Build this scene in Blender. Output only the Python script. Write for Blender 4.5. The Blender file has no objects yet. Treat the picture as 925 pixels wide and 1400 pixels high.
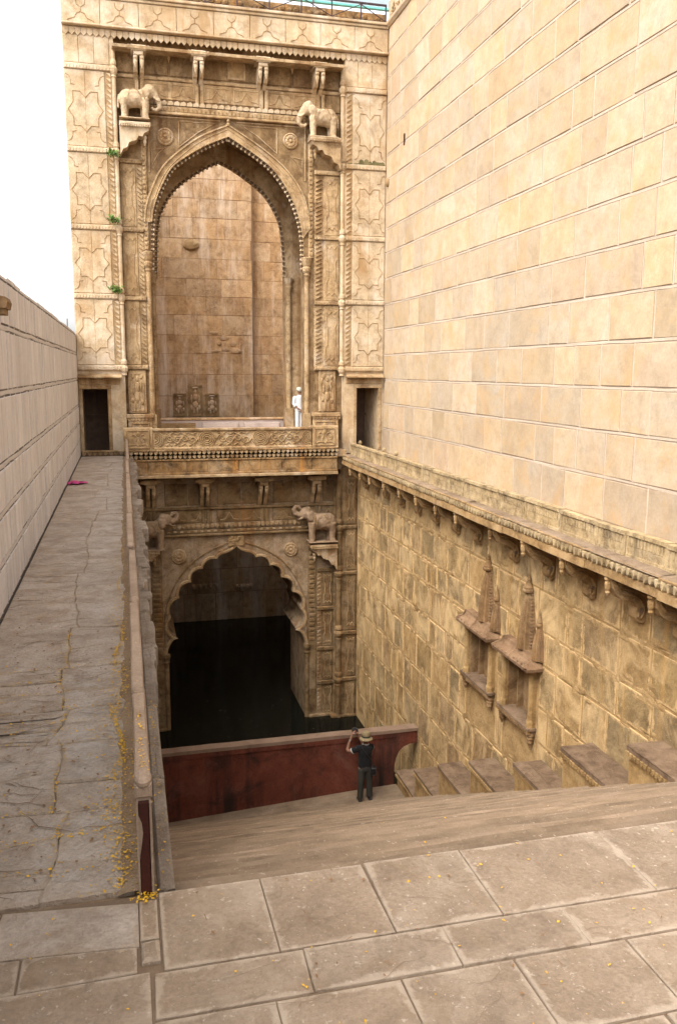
import bpy, bmesh, math, random
from mathutils import Vector, Matrix, noise
R_ = random.Random(7)
C = bpy.context.scene.collection
scene = bpy.context.scene
# ------------------------------------------------------------------ camera, light, world
EYE = 2.45
RIGHT = Vector((0.96967718, -0.244347, 0.00455165))
DOWN = Vector((-0.03585169, -0.16064912, -0.98636024))
FWD = Vector((0.24174538, 0.95628782, -0.16453804))
FPX = 1152.1
cam_data = bpy.data.cameras.new('camera')
cam = bpy.data.objects.new('camera', cam_data); C.objects.link(cam)
m3 = Matrix((RIGHT, -DOWN, -FWD)).transposed()
cam.matrix_world = Matrix.Translation((0, 0, EYE)) @ m3.to_4x4()
cam_data.sensor_fit = 'VERTICAL'; cam_data.sensor_height = 36.0
cam_data.lens = FPX / 1400 * 36
cam_data.clip_start = 0.05; cam_data.clip_end = 1000
scene.camera = cam

SUN_DIR = Vector((-0.50, -0.36, 0.79)).normalized()      # towards the sun
elev = math.asin(SUN_DIR.z); azim = math.atan2(SUN_DIR.x, SUN_DIR.y)
world = bpy.data.worlds.new('World'); scene.world = world
world.use_nodes = True
wn = world.node_tree; bg = wn.nodes['Background']
sky = wn.nodes.new('ShaderNodeTexSky'); sky.sky_type = 'NISHITA'; sky.sun_disc = False
sky.sun_elevation = elev; sky.sun_rotation = azim
sky.dust_density = 4.0; sky.air_density = 1.0
hs = wn.nodes.new('ShaderNodeHueSaturation'); hs.inputs['Saturation'].default_value = 0.10
hs.inputs['Value'].default_value = 1.35
wn.links.new(sky.outputs[0], hs.inputs['Color']); wn.links.new(hs.outputs[0], bg.inputs['Color'])
bg.inputs['Strength'].default_value = 0.15
sun_d = bpy.data.lights.new('sun', 'SUN'); sun_d.energy = 0.75; sun_d.angle = math.radians(40)
sun_d.color = (1.0, 0.86, 0.66)
sun = bpy.data.objects.new('sun', sun_d); C.objects.link(sun)
sun.rotation_euler = (-SUN_DIR).to_track_quat('-Z', 'Y').to_euler()
scene.view_settings.view_transform = 'Standard'; scene.view_settings.look = 'None'
scene.view_settings.exposure = 1.40; scene.view_settings.gamma = 1.0

# ------------------------------------------------------------------ helpers
def at(px, py, Y):
    """photo pixel -> (X, Z) where its sight line meets the vertical plane at distance Y"""
    d = RIGHT * ((px - 462.5) / FPX) + DOWN * ((py - 700) / FPX) + FWD
    t = Y / d.y
    return (d.x * t, EYE + d.z * t)

def sc(x, z, Y, D=25.26):
    s = Y / D
    return (x * s, EYE + (z - EYE) * s)

class MB:
    def __init__(s): s.v = []; s.f = []; s.rim = None; s.mi = []
    def add(s, vs, fs, mi=0):
        o = len(s.v); s.v.extend(tuple(p) for p in vs)
        for f in fs: s.f.append(tuple(i + o for i in f)); s.mi.append(mi)
        return o
    def box(s, x0, x1, y0, y1, z0, z1, mi=0):
        s.add([(x0,y0,z0),(x1,y0,z0),(x1,y1,z0),(x0,y1,z0),(x0,y0,z1),(x1,y0,z1),(x1,y1,z1),(x0,y1,z1)],
              [(3,2,1,0),(4,5,6,7),(0,1,5,4),(1,2,6,5),(2,3,7,6),(3,0,4,7)], mi); return s
    def bbox(s, x0, x1, y0, y1, z0, z1, b=0.012, mi=0):
        """box with chamfered edges towards -y and all four front sides"""
        s.add([(x0,y1,z0),(x1,y1,z0),(x1,y1,z1),(x0,y1,z1),
               (x0,y0+b,z0),(x1,y0+b,z0),(x1,y0+b,z1),(x0,y0+b,z1),
               (x0+b,y0,z0+b),(x1-b,y0,z0+b),(x1-b,y0,z1-b),(x0+b,y0,z1-b)],
              [(3,2,1,0),(0,1,5,4),(1,2,6,5),(2,3,7,6),(3,0,4,7),(4,5,9,8),(5,6,10,9),(6,7,11,10),(7,4,8,11),(8,9,10,11)], mi); return s
    def prism(s, poly, y0, y1, mi=0):
        """poly of (x,z) extruded along y"""
        n = len(poly)
        a = sum(poly[i][0]*poly[(i+1)%n][1]-poly[(i+1)%n][0]*poly[i][1] for i in range(n))
        if a < 0: poly = poly[::-1]
        vs = [(x,y0,z) for x,z in poly] + [(x,y1,z) for x,z in poly]
        fs = [tuple(range(n)), tuple(range(2*n-1, n-1, -1))]
        for i in range(n):
            j = (i+1) % n; fs.append((j, i, i+n, j+n))
        s.add(vs, fs, mi); return s
    def prismx(s, poly, x0, x1, mi=0):
        """poly of (y,z) extruded along x"""
        n = len(poly)
        vs = [(x0,y,z) for y,z in poly] + [(x1,y,z) for y,z in poly]
        fs = [tuple(range(n)), tuple(range(2*n-1, n-1, -1))] + [((i+1)%n, i, i+n, (i+1)%n+n) for i in range(n)]
        s.add(vs, fs, mi); return s
    def prismz(s, poly, z0, z1, mi=0):
        n = len(poly)
        vs = [(x,y,z0) for x,y in poly] + [(x,y,z1) for x,y in poly]
        fs = [tuple(range(n-1,-1,-1)), tuple(range(n, 2*n))] + [(i, (i+1)%n, (i+1)%n+n, i+n) for i in range(n)]
        s.add(vs, fs, mi); return s
    def prismy_xz(s, poly, y0, y1, mi=0): return s.prism(poly, y0, y1, mi)
    def tube(s, pts, rad, seg=8, cap=True, mi=0, sq=None):
        pts = [Vector(p) for p in pts]
        if not isinstance(rad, (list, tuple)): rad = [rad]*len(pts)
        o = len(s.v); n = len(pts); up = None
        for i, p in enumerate(pts):
            t = (pts[min(i+1,n-1)] - pts[max(i-1,0)])
            if t.length < 1e-9: t = Vector((0,0,1))
            t.normalize()
            if up is None:
                up = Vector((0,1,0)) if abs(t.y) < 0.9 else Vector((1,0,0))
            a = up - t*up.dot(t)
            if a.length < 1e-6: a = t.orthogonal()
            a.normalize(); b = t.cross(a); up = a
            for k in range(seg):
                w = 2*math.pi*k/seg
                s.v.append(tuple(p + (a*math.cos(w) + b*math.sin(w)*(sq or 1))*rad[i]))
        for i in range(n-1):
            for k in range(seg):
                k2 = (k+1)%seg
                s.f.append((o+i*seg+k, o+i*seg+k2, o+(i+1)*seg+k2, o+(i+1)*seg+k)); s.mi.append(mi)
        if cap:
            s.f.append(tuple(o+k for k in range(seg-1,-1,-1))); s.mi.append(mi)
            s.f.append(tuple(o+(n-1)*seg+k for k in range(seg))); s.mi.append(mi)
        return s
    def lathe(s, prof, c=(0,0,0), seg=10, mi=0, half=None):
        """prof: list of (r,z) about the vertical through c"""
        o = len(s.v); n = len(prof)
        for r, z in prof:
            for k in range(seg):
                w = 2*math.pi*k/seg
                s.v.append((c[0]+r*math.cos(w), c[1]+r*math.sin(w), c[2]+z))
        for i in range(n-1):
            for k in range(seg):
                k2=(k+1)%seg
                s.f.append((o+i*seg+k,o+i*seg+k2,o+(i+1)*seg+k2,o+(i+1)*seg+k)); s.mi.append(mi)
        s.f.append(tuple(o+k for k in range(seg-1,-1,-1))); s.mi.append(mi)
        s.f.append(tuple(o+(n-1)*seg+k for k in range(seg))); s.mi.append(mi)
        return s
    def ball(s, c, r, seg=6, rings=4, mi=0):
        if not isinstance(r,(tuple,list)): r=(r,r,r)
        o=len(s.v); s.v.append((c[0],c[1],c[2]-r[2]))
        for i in range(1,rings):
            th=math.pi*i/rings
            for k in range(seg):
                w=2*math.pi*k/seg
                s.v.append((c[0]+r[0]*math.sin(th)*math.cos(w),c[1]+r[1]*math.sin(th)*math.sin(w),c[2]-r[2]*math.cos(th)))
        s.v.append((c[0],c[1],c[2]+r[2])); top=len(s.v)-1
        for k in range(seg):
            k2=(k+1)%seg
            s.f.append((o,o+1+k2,o+1+k)); s.mi.append(mi)
            for i in range(rings-2):
                a=o+1+i*seg; b=a+seg
                s.f.append((a+k,a+k2,b+k2,b+k)); s.mi.append(mi)
            a=o+1+(rings-2)*seg
            s.f.append((a+k,a+k2,top)); s.mi.append(mi)
        return s
    def ribbon(s, pts, Y, w, h, closed=False, mi=0):
        """raised moulding along a polyline of (x,z) on the plane y=Y, standing h proud towards -y"""
        n=len(pts); P=[Vector((p[0],p[1])) for p in pts]
        secs=[]
        for i in range(n):
            if closed: a,b=P[i-1],P[(i+1)%n]
            else: a,b=P[max(i-1,0)],P[min(i+1,n-1)]
            d1=(P[i]-a); d2=(b-P[i])
            if d1.length<1e-9: d1=d2
            if d2.length<1e-9: d2=d1
            d1=d1.normalized(); d2=d2.normalized()
            nrm=Vector((-(d1.y+d2.y), d1.x+d2.x))
            if nrm.length<1e-6: nrm=Vector((-d1.y,d1.x))
            nrm.normalize()
            cosv=max(0.45, nrm.dot(Vector((-d1.y,d1.x))))
            secs.append((P[i], nrm/cosv))
        o=len(s.v)
        for p,nn in secs:
            for k,hh in ((-.5,0),(-.28,h),(.28,h),(.5,0)):
                q=p+nn*(w*k); s.v.append((q.x, Y-hh, q.y))
        m=n if closed else n-1
        for i in range(m):
            a=o+4*i; b=o+4*((i+1)%n)
            for k in range(3): s.f.append((a+k,a+k+1,b+k+1,b+k)); s.mi.append(mi)
        return s
    def build(s, name, mat, parent=None, smooth=False, kind=None, rim=None, loc=None):
        me=bpy.data.meshes.new(name); me.from_pydata(s.v,[],s.f)
        mats = mat if isinstance(mat,(list,tuple)) else [mat]
        for m in mats: me.materials.append(m)
        if len(mats)>1: me.polygons.foreach_set('material_index', s.mi)
        if rim is not None:
            at_=me.attributes.new('rim','FLOAT','POINT'); at_.data.foreach_set('value', rim)
        if smooth: me.polygons.foreach_set('use_smooth',[True]*len(me.polygons))
        me.update()
        o=bpy.data.objects.new(name,me); C.objects.link(o)
        if parent is not None: adopt(o,parent)
        if loc is not None: o.location=Vector(o.location)+Vector(loc)
        if kind: o['kind']=kind
        return o

WORLD_AT = {}
def adopt(o, parent):
    o.parent = parent
    o.location = -WORLD_AT.get(parent.name, Vector((0,0,0)))
def fix(o):
    """recalculate normals outward"""
    bm=bmesh.new(); bm.from_mesh(o.data); bmesh.ops.recalc_face_normals(bm,faces=bm.faces); bm.to_mesh(o.data); bm.free(); return o
def thing(name, loc, label, cat, group=None):
    o=bpy.data.objects.new(name,None); C.objects.link(o); o.location=loc
    o.empty_display_size=.2
    WORLD_AT[o.name]=Vector(loc); tag(o,label,cat,group); return o
def tag(o,label,cat,group=None):
    o['label']=label; o['category']=cat
    if group: o['group']=group
    return o
def remesh(o, vox, sm=4):
    m=o.modifiers.new('r','REMESH'); m.mode='VOXEL'; m.voxel_size=vox; m.use_smooth_shade=True
    if sm:
        k=o.modifiers.new('s','SMOOTH'); k.iterations=sm; k.factor=.5
    return o
def catmull(pts, n=6):
    out=[]; P=[Vector(p) for p in pts]
    for i in range(len(P)-1):
        p0=P[max(i-1,0)]; p1=P[i]; p2=P[i+1]; p3=P[min(i+2,len(P)-1)]
        for k in range(n):
            t=k/n
            out.append(tuple(0.5*((2*p1)+(p2-p0)*t+(2*p0-5*p1+4*p2-p3)*t*t+(3*p1-p0-3*p2+p3)*t**3)))
    out.append(tuple(P[-1])); return out

# ------------------------------------------------------------------ materials
def mat_stone(name, c1, c2, c3, stain=(0.12,0.08,0.05), stain_amt=0.35, streak=0.3, streak_col=None, vari=0.25,
              hue=None, rough=0.85, bump=0.35, scale=1.0, rim=None, rim_amt=0.0, fine=0.22, spots=None, spots_amt=0.0, spec=0.25, grain=None, cover=.56, bleach=None, bleach_amt=.6, bleach_lo=.5, bleach_map=(1,1,.75), bleach_dist=.6, streak_lo=.54, grime=0):
    k_=(1.03,.955,.91) if name in ('grey green stained block','yellow lime mortar','side block plaster','ochre cornice','lime washed parapet') else (1.015,.985,.97)
    tn=lambda c: (c[0]*k_[0],c[1]*k_[1],c[2]*k_[2]) if isinstance(c,tuple) else c
    c1,c2,c3,stain,streak_col,rim,spots,bleach=map(tn,(c1,c2,c3,stain,streak_col,rim,spots,bleach)); hue=[tn(h) for h in hue] if hue else None
    m=bpy.data.materials.new(name); m.use_nodes=True; nt=m.node_tree; N=nt.nodes; L=nt.links
    b=N['Principled BSDF']; b.inputs['Roughness'].default_value=rough; b.inputs['Specular IOR Level'].default_value=spec
    geo=N.new('ShaderNodeNewGeometry'); oi=N.new('ShaderNodeObjectInfo')
    # every stone samples its own patch of the texture
    off=N.new('ShaderNodeVectorMath'); off.operation='MULTIPLY_ADD'
    comb=N.new('ShaderNodeCombineXYZ')
    for i in range(3): L.new(oi.outputs['Random'],comb.inputs[i])
    L.new(comb.outputs[0],off.inputs[0]); off.inputs[1].default_value=(37,53,19); L.new(geo.outputs['Position'],off.inputs[2])
    def nz(sc_,det=4,rgh=.6,vec=None,dist=0):
        t=N.new('ShaderNodeTexNoise'); t.inputs['Scale'].default_value=sc_; t.inputs['Detail'].default_value=det
        t.inputs['Roughness'].default_value=rgh; t.inputs['Distortion'].default_value=dist
        L.new(vec or off.outputs[0],t.inputs['Vector']); return t.outputs['Fac']
    def ramp(fac,stops):
        r=N.new('ShaderNodeValToRGB'); e=r.color_ramp.elements
        e[0].position,e[0].color=stops[0][0],(*stops[0][1],1); e[1].position,e[1].color=stops[1][0],(*stops[1][1],1)
        for p,c in stops[2:]:
            q=e.new(p); q.color=(*c,1)
        L.new(fac,r.inputs[0]); return r.outputs[0]
    def mix(f,a,bb,mode='MIX'):
        x=N.new('ShaderNodeMix'); x.data_type='RGBA'; x.blend_type=mode
        if isinstance(f,(int,float)): x.inputs[0].default_value=f
        else: L.new(f,x.inputs[0])
        for s_,v in ((6,a),(7,bb)):
            if isinstance(v,tuple): x.inputs[s_].default_value=(*v,1)
            else: L.new(v,x.inputs[s_])
        return x.outputs[2]
    def mr(f,a,b_,c=0,d=1):
        x=N.new('ShaderNodeMapRange'); x.inputs[1].default_value=a; x.inputs[2].default_value=b_; x.inputs[3].default_value=c; x.inputs[4].default_value=d
        L.new(f,x.inputs[0]); return x.outputs[0]
    def mul(a,bb):
        x=N.new('ShaderNodeMath'); x.operation='MULTIPLY'
        for i,v in enumerate((a,bb)):
            if isinstance(v,(int,float)): x.inputs[i].default_value=v
            else: L.new(v,x.inputs[i])
        return x.outputs[0]
    col=ramp(nz(0.9*scale,5,.65,dist=.6),[(0.33,c1),(0.5,c2),(0.68,c3)])
    if hue:    # each stone leans towards one of several natural tones
        col=mix(vari,col,ramp(oi.outputs['Random'],[(i/(len(hue)-1) if len(hue)>1 else 0,h) for i,h in enumerate(hue)][:1]+[(1.0,hue[-1])]+[(i/(len(hue)-1),h) for i,h in enumerate(hue)][1:-1]))
    # own brightness
    fr=N.new('ShaderNodeMath'); fr.operation='FRACT'; L.new(mul(oi.outputs['Random'],17.31),fr.inputs[0])
    bv=mr(fr.outputs[0],0,1,1-vari*.5,1+vari*.35)
    cb=N.new('ShaderNodeCombineColor')
    for i in range(3): L.new(bv,cb.inputs[i])
    col=mix(1.0,col,cb.outputs[0],'MULTIPLY')
    fn=nz(22*scale,6,.7); col=mix(fine,col,ramp(fn,[(0.3,(0.25,0.22,0.2)),(0.7,(1.0,1.0,1.0))]),'MULTIPLY')
    if grime:   # soot and weathering in hand-sized patches
        col=mix(grime,col,ramp(nz(3.2,8,.75,geo.outputs['Position'],dist=.4),[(.36,(.30,.235,.175)),(.50,(.88,.85,.80)),(.62,(1.14,1.13,1.12))]),'MULTIPLY')
    if grain:
        mp=N.new('ShaderNodeMapping'); mp.inputs['Scale'].default_value=grain; L.new(off.outputs[0],mp.inputs[0])
        col=mix(.35,col,ramp(nz(1.0,4,.6,mp.outputs[0]),[(0.35,(0.45,0.42,0.4)),(0.62,(1.05,1.03,1.0))]),'MULTIPLY')
    if streak>0:
        mp=N.new('ShaderNodeMapping'); mp.inputs['Scale'].default_value=(2.6,2.6,.22); L.new(geo.outputs['Position'],mp.inputs[0])
        s1=mr(nz(1.0,5,.6,mp.outputs[0]),streak_lo,streak_lo+.2); s2=mr(nz(.45,3,.5,geo.outputs['Position']),.36,.6)
        mp2=N.new('ShaderNodeMapping'); mp2.inputs['Scale'].default_value=(8,8,.5); L.new(geo.outputs['Position'],mp2.inputs[0])
        col=mix(mul(mul(mr(nz(1.0,4,.6,mp2.outputs[0]),.55,.75),s2),streak*.6),col,streak_col or stain)
        col=mix(mul(mul(s1,s2),streak),col,streak_col or stain)
    if stain_amt>0:
        s3=mr(nz(1.5*scale,7,.72,geo.outputs['Position'],dist=.8),cover,cover+.2); col=mix(mul(s3,stain_amt),col,stain)
    if bleach:
        mpb=N.new('ShaderNodeMapping'); mpb.inputs['Location'].default_value=(31,7,13); mpb.inputs['Scale'].default_value=bleach_map; L.new(geo.outputs['Position'],mpb.inputs[0])
        col=mix(mul(mr(nz(.95*scale,8,.72,mpb.outputs[0],dist=bleach_dist),bleach_lo,bleach_lo+.16),bleach_amt),col,bleach)
    if spots:
        col=mix(mul(mr(nz(9,5,.75,geo.outputs['Position']),.62,.68),spots_amt),col,spots)
        col=mix(mul(mr(nz(34,3,.6,geo.outputs['Position']),.64,.69),spots_amt),col,spots)
    if rim:
        a=N.new('ShaderNodeAttribute'); a.attribute_name='rim'
        x=N.new('ShaderNodeMath'); x.operation='ADD'; L.new(a.outputs['Fac'],x.inputs[0]); L.new(mr(nz(5,6,.75,geo.outputs['Position'],dist=.5),.3,.75,-.75,.6),x.inputs[1])
        col=mix(mul(mr(x.outputs[0],.45,.8),rim_amt),col,rim)
    L.new(col,b.inputs['Base Color'])
    bp=N.new('ShaderNodeBump'); bp.inputs['Strength'].default_value=bump; bp.inputs['Distance'].default_value=.03
    ad=N.new('ShaderNodeMath'); ad.operation='MULTIPLY_ADD'; L.new(nz(5*scale,6,.65),ad.inputs[0]); ad.inputs[1].default_value=1.2; L.new(fn,ad.inputs[2])
    L.new(ad.outputs[0],bp.inputs['Height']); L.new(bp.outputs[0],b.inputs['Normal'])
    return m
def mat_flat(name,col,rough=.7,var=.15,metal=0,bump=0.1,scale=6):
    m=bpy.data.materials.new(name); m.use_nodes=True; nt=m.node_tree; N=nt.nodes; L=nt.links; b=N['Principled BSDF']
    b.inputs['Roughness'].default_value=rough; b.inputs['Metallic'].default_value=metal
    t=N.new('ShaderNodeTexNoise'); t.inputs['Scale'].default_value=scale; t.inputs['Detail'].default_value=4
    tc=N.new('ShaderNodeTexCoord'); L.new(tc.outputs['Object'],t.inputs['Vector'])
    r=N.new('ShaderNodeValToRGB'); r.color_ramp.elements[0].position=.3; r.color_ramp.elements[1].position=.7
    r.color_ramp.elements[0].color=(*[c*(1-var) for c in col],1); r.color_ramp.elements[1].color=(*[min(1,c*(1+var)) for c in col],1)
    L.new(t.outputs['Fac'],r.inputs[0]); L.new(r.outputs[0],b.inputs['Base Color'])
    bp=N.new('ShaderNodeBump'); bp.inputs['Strength'].default_value=bump; L.new(t.outputs['Fac'],bp.inputs['Height']); L.new(bp.outputs[0],b.inputs['Normal'])
    return m
M={}
M['right_block']=mat_stone('cream sandstone block',(.40,.305,.20),(.455,.365,.25),(.47,.40,.31),stain=(.45,.285,.12),stain_amt=.65,streak=.35,streak_col=(.40,.24,.11),vari=.26,cover=.5,scale=.9,
    hue=[(.47,.375,.26),(.43,.39,.335),(.515,.36,.17),(.47,.39,.295),(.50,.365,.20),(.435,.39,.315),(.495,.355,.255),(.475,.415,.34)],bump=.24,fine=.22,grime=0.22)
M['right_mortar']=mat_stone('grey lime mortar',(.44,.365,.28),(.49,.41,.32),(.52,.44,.345),stain_amt=.2,streak=.2,vari=.02,bump=.3)
M['right_back']=mat_stone('mortar bed',(.29,.225,.165),(.33,.26,.195),(.37,.295,.22),stain_amt=.2,streak=.1,vari=.02)
M['left_block']=mat_stone('pinkish grey block',(.66,.64,.63),(.71,.69,.68),(.73,.715,.705),stain=(.52,.47,.44),stain_amt=.45,streak=.45,streak_col=(.52,.47,.445),vari=.10,
    hue=[(.73,.705,.69),(.67,.665,.665),(.73,.695,.66),(.70,.685,.675)],bump=.3,fine=.2,grain=(6,6,.6))
M['left_back']=mat_stone('dark mortar bed',(.13,.115,.11),(.16,.145,.135),(.19,.17,.16),stain_amt=.1,streak=0,vari=0)
M['left_mortar']=mat_stone('left lime mortar',(.56,.53,.51),(.61,.58,.56),(.64,.61,.59),stain_amt=.2,streak=.2,vari=0)
M['low_block']=mat_stone('grey green stained block',(.26,.195,.10),(.345,.255,.128),(.41,.31,.16),stain=(.14,.088,.038),stain_amt=.65,streak=.7,streak_col=(.45,.27,.08),vari=.44,cover=.55,
    hue=[(.27,.24,.16),(.47,.335,.145),(.22,.195,.13),(.42,.27,.11),(.49,.35,.155),(.30,.255,.17),(.35,.225,.12)],rim=(.52,.375,.19),rim_amt=.9,bump=.45,fine=.3,spots=(.50,.365,.19),spots_amt=.6,scale=1.1,bleach=(.57,.43,.23),bleach_amt=.9,bleach_lo=.48,grime=0.6)
M['low_mortar']=mat_stone('yellow lime mortar',(.36,.255,.12),(.45,.325,.16),(.50,.375,.20),stain=(.20,.125,.05),stain_amt=.8,streak=.7,streak_col=(.30,.17,.055),vari=.02,bump=.5,fine=.35,cover=.5,grime=0.5)
M['facade']=mat_stone('carved sandstone',(.36,.25,.13),(.46,.335,.19),(.52,.405,.26),stain=(.14,.075,.03),stain_amt=.8,streak=.95,streak_col=(.18,.09,.032),vari=.2,cover=.52,
    hue=[(.51,.375,.22),(.44,.335,.21),(.53,.365,.175),(.47,.38,.255)],streak_lo=.47,bump=.5,fine=.38,scale=1.3,bleach=(.58,.50,.39),bleach_amt=.6,bleach_lo=.53,grime=0.75)
M['facade_pale']=mat_stone('pale carved sandstone',(.46,.36,.23),(.54,.435,.295),(.58,.49,.355),stain=(.30,.18,.075),stain_amt=.6,streak=.75,streak_col=(.31,.185,.075),vari=.16,cover=.5,
    hue=[(.56,.45,.30),(.52,.44,.32),(.58,.44,.25)],streak_lo=.47,bump=.4,fine=.3,bleach=(.62,.55,.45),bleach_amt=.6,bleach_lo=.5,grime=0.5)
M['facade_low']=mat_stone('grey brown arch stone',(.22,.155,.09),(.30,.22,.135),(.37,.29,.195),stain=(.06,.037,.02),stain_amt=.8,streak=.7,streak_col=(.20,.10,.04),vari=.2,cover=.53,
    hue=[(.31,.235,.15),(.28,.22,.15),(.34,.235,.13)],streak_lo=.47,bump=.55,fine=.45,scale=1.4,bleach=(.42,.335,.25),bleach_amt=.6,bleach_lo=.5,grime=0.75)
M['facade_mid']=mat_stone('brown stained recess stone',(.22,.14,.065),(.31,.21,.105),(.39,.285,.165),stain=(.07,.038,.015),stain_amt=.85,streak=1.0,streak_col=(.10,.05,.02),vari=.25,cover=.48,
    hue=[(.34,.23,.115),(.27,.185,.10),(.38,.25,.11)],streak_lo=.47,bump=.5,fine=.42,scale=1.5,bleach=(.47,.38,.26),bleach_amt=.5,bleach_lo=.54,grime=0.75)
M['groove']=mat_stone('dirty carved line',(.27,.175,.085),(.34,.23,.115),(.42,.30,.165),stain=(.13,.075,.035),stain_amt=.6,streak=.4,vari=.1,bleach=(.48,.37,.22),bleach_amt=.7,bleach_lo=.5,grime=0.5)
M['facade_dark']=mat_stone('weathered lower and shaded vault sandstone',(.16,.10,.047),(.23,.155,.075),(.31,.225,.125),stain=(.035,.021,.010),stain_amt=.85,streak=.9,streak_col=(.28,.12,.03),vari=.22,
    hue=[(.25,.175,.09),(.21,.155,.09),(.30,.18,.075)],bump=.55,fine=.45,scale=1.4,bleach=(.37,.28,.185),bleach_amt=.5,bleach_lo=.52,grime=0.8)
M['frieze']=mat_stone('blackened orange frieze',(.20,.12,.055),(.33,.205,.09),(.39,.28,.155),stain=(.02,.014,.010),stain_amt=.95,streak=.9,streak_col=(.44,.20,.045),vari=.2,bump=.5,scale=1.6,fine=.38,cover=.5,bleach=(.46,.36,.24),bleach_amt=.5,bleach_lo=.54,grime=0.8)
M['rear']=mat_stone('reddish shaft stone',(.46,.29,.145),(.57,.39,.215),(.64,.49,.32),stain=(.26,.14,.065),stain_amt=.65,streak=1.0,streak_col=(.24,.13,.07),vari=.26,cover=.54,
    hue=[(.63,.45,.26),(.53,.335,.165),(.67,.55,.42),(.59,.39,.195)],bump=.45,fine=.4,bleach=(.70,.60,.50),bleach_amt=.75,bleach_lo=.49,bleach_map=(1.3,1.3,.22),bleach_dist=.1,grime=0.55)
M['rear_joint']=mat_stone('dark shaft joint',(.25,.145,.075),(.30,.18,.095),(.36,.23,.13),stain_amt=.3,streak=.3,vari=0)
M['flag']=mat_stone('worn flagstone',(.47,.385,.31),(.57,.485,.405),(.66,.58,.505),stain=(.34,.24,.155),stain_amt=.65,streak=0,vari=.12,cover=.5,
    hue=[(.58,.485,.39),(.54,.485,.42),(.59,.47,.34)],rim=(.45,.345,.24),rim_amt=.4,bump=1.0,fine=.42,scale=1.9,bleach=(.68,.63,.57),bleach_amt=.5,bleach_lo=.53,grime=0.35)
M['paver']=mat_stone('brown sandstone paver',(.25,.19,.137),(.31,.24,.175),(.36,.29,.22),stain=(.22,.155,.095),stain_amt=.6,streak=0,vari=.16,cover=.5,
    hue=[(.30,.228,.162),(.27,.218,.168),(.32,.233,.148)],rim=(.48,.405,.32),rim_amt=.42,spots=(.54,.475,.39),spots_amt=.45,bump=.5,fine=.4,scale=2.0,bleach=(.40,.33,.255),bleach_amt=.5,bleach_lo=.52,grime=0.3)
M['dirt_and_shade']=mat_stone('joint dirt and painted shade',(.15,.10,.065),(.185,.13,.085),(.23,.165,.11),stain_amt=.2,streak=0,vari=0,scale=3)  # also paints shade behind the bead fringe and along the shaft wall step
M['dust']=mat_stone('trodden dust',(.24,.165,.10),(.30,.21,.13),(.35,.26,.17),stain=(.15,.10,.06),stain_amt=.6,streak=0,vari=0,scale=2.5,fine=.45,bump=.6)
M['step']=mat_stone('worn stair stone',(.20,.145,.095),(.265,.195,.13),(.32,.24,.17),stain=(.14,.095,.055),stain_amt=.5,streak=0,vari=.4,spots=(.46,.40,.32),spots_amt=.4,bump=.5,grain=(1.6,9,9),scale=2)
M['rail']=mat_stone('sandy rail stone',(.23,.165,.115),(.29,.215,.155),(.33,.26,.20),stain=(.16,.105,.065),stain_amt=.5,streak=0,vari=.14,bump=.4,scale=2.5,fine=.35)
M['rough']=mat_stone('rough grey coping',(.27,.21,.155),(.37,.305,.24),(.44,.375,.31),stain=(.075,.06,.047),stain_amt=.75,streak=0,vari=.2,bump=1.0,scale=3,fine=.42,cover=.53)
M['red']=mat_stone('red lime wash',(.105,.027,.014),(.155,.042,.023),(.19,.065,.04),stain=(.022,.014,.010),stain_amt=.8,streak=1.0,streak_col=(.015,.010,.008),vari=0,bump=.35,scale=1.2,fine=.38,cover=.5,bleach=(.22,.12,.09),bleach_amt=.4,bleach_lo=.55,streak_lo=.46)
M['redend']=mat_stone('old dark red paint',(.030,.008,.005),(.045,.011,.006),(.07,.018,.01),stain=(.012,.007,.005),stain_amt=.6,streak=.3,vari=0)
M['pinkcoping']=mat_stone('faded coping',(.17,.11,.075),(.22,.15,.105),(.26,.185,.13),stain=(.07,.045,.03),stain_amt=.6,streak=0,vari=0)
M['niche']=mat_stone('brown niche stone',(.20,.118,.052),(.275,.17,.08),(.34,.23,.12),stain=(.10,.055,.025),stain_amt=.6,streak=.6,vari=.12,bump=.5,scale=2,fine=.4,bleach=(.42,.31,.18),bleach_amt=.5,grime=0.6)
M['niche_red']=mat_stone('brown sandstone hood',(.21,.13,.075),(.28,.18,.105),(.33,.225,.14),stain=(.11,.065,.033),stain_amt=.6,streak=.4,vari=.1,bump=.5,scale=2,fine=.4,grime=0.6)
M['balus']=mat_stone('lime washed parapet',(.40,.32,.18),(.48,.39,.23),(.53,.45,.30),stain=(.06,.045,.028),stain_amt=.75,streak=1.0,streak_col=(.055,.042,.028),vari=.2,cover=.5,
    hue=[(.48,.38,.21),(.42,.35,.22),(.52,.44,.30)],bump=.45,scale=1.8,fine=.35,grime=0.75)
M['cornice']=mat_stone('ochre cornice',(.31,.205,.09),(.39,.27,.13),(.43,.32,.18),stain=(.085,.05,.022),stain_amt=.7,streak=.6,streak_col=(.12,.065,.025),vari=.16,bump=.5,scale=2,fine=.38,grime=0.7)
M['cornice_top']=mat_stone('dusty ledge top',(.19,.135,.085),(.26,.19,.125),(.31,.235,.165),stain=(.09,.06,.037),stain_amt=.7,streak=0,vari=.15,bump=.5,scale=2,fine=.4,cover=.48)
M['block']=mat_stone('side block plaster',(.30,.20,.085),(.38,.265,.12),(.42,.315,.165),stain=(.10,.06,.03),stain_amt=.7,streak=.5,vari=.14,bump=.5,scale=1.5,fine=.35,grime=0.6)
M['blocktop']=mat_stone('dusty block top',(.17,.115,.072),(.23,.16,.105),(.28,.20,.135),stain=(.075,.05,.033),stain_amt=.65,streak=0,vari=.15,bump=.6,scale=2,fine=.4,grime=0.6)
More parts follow.
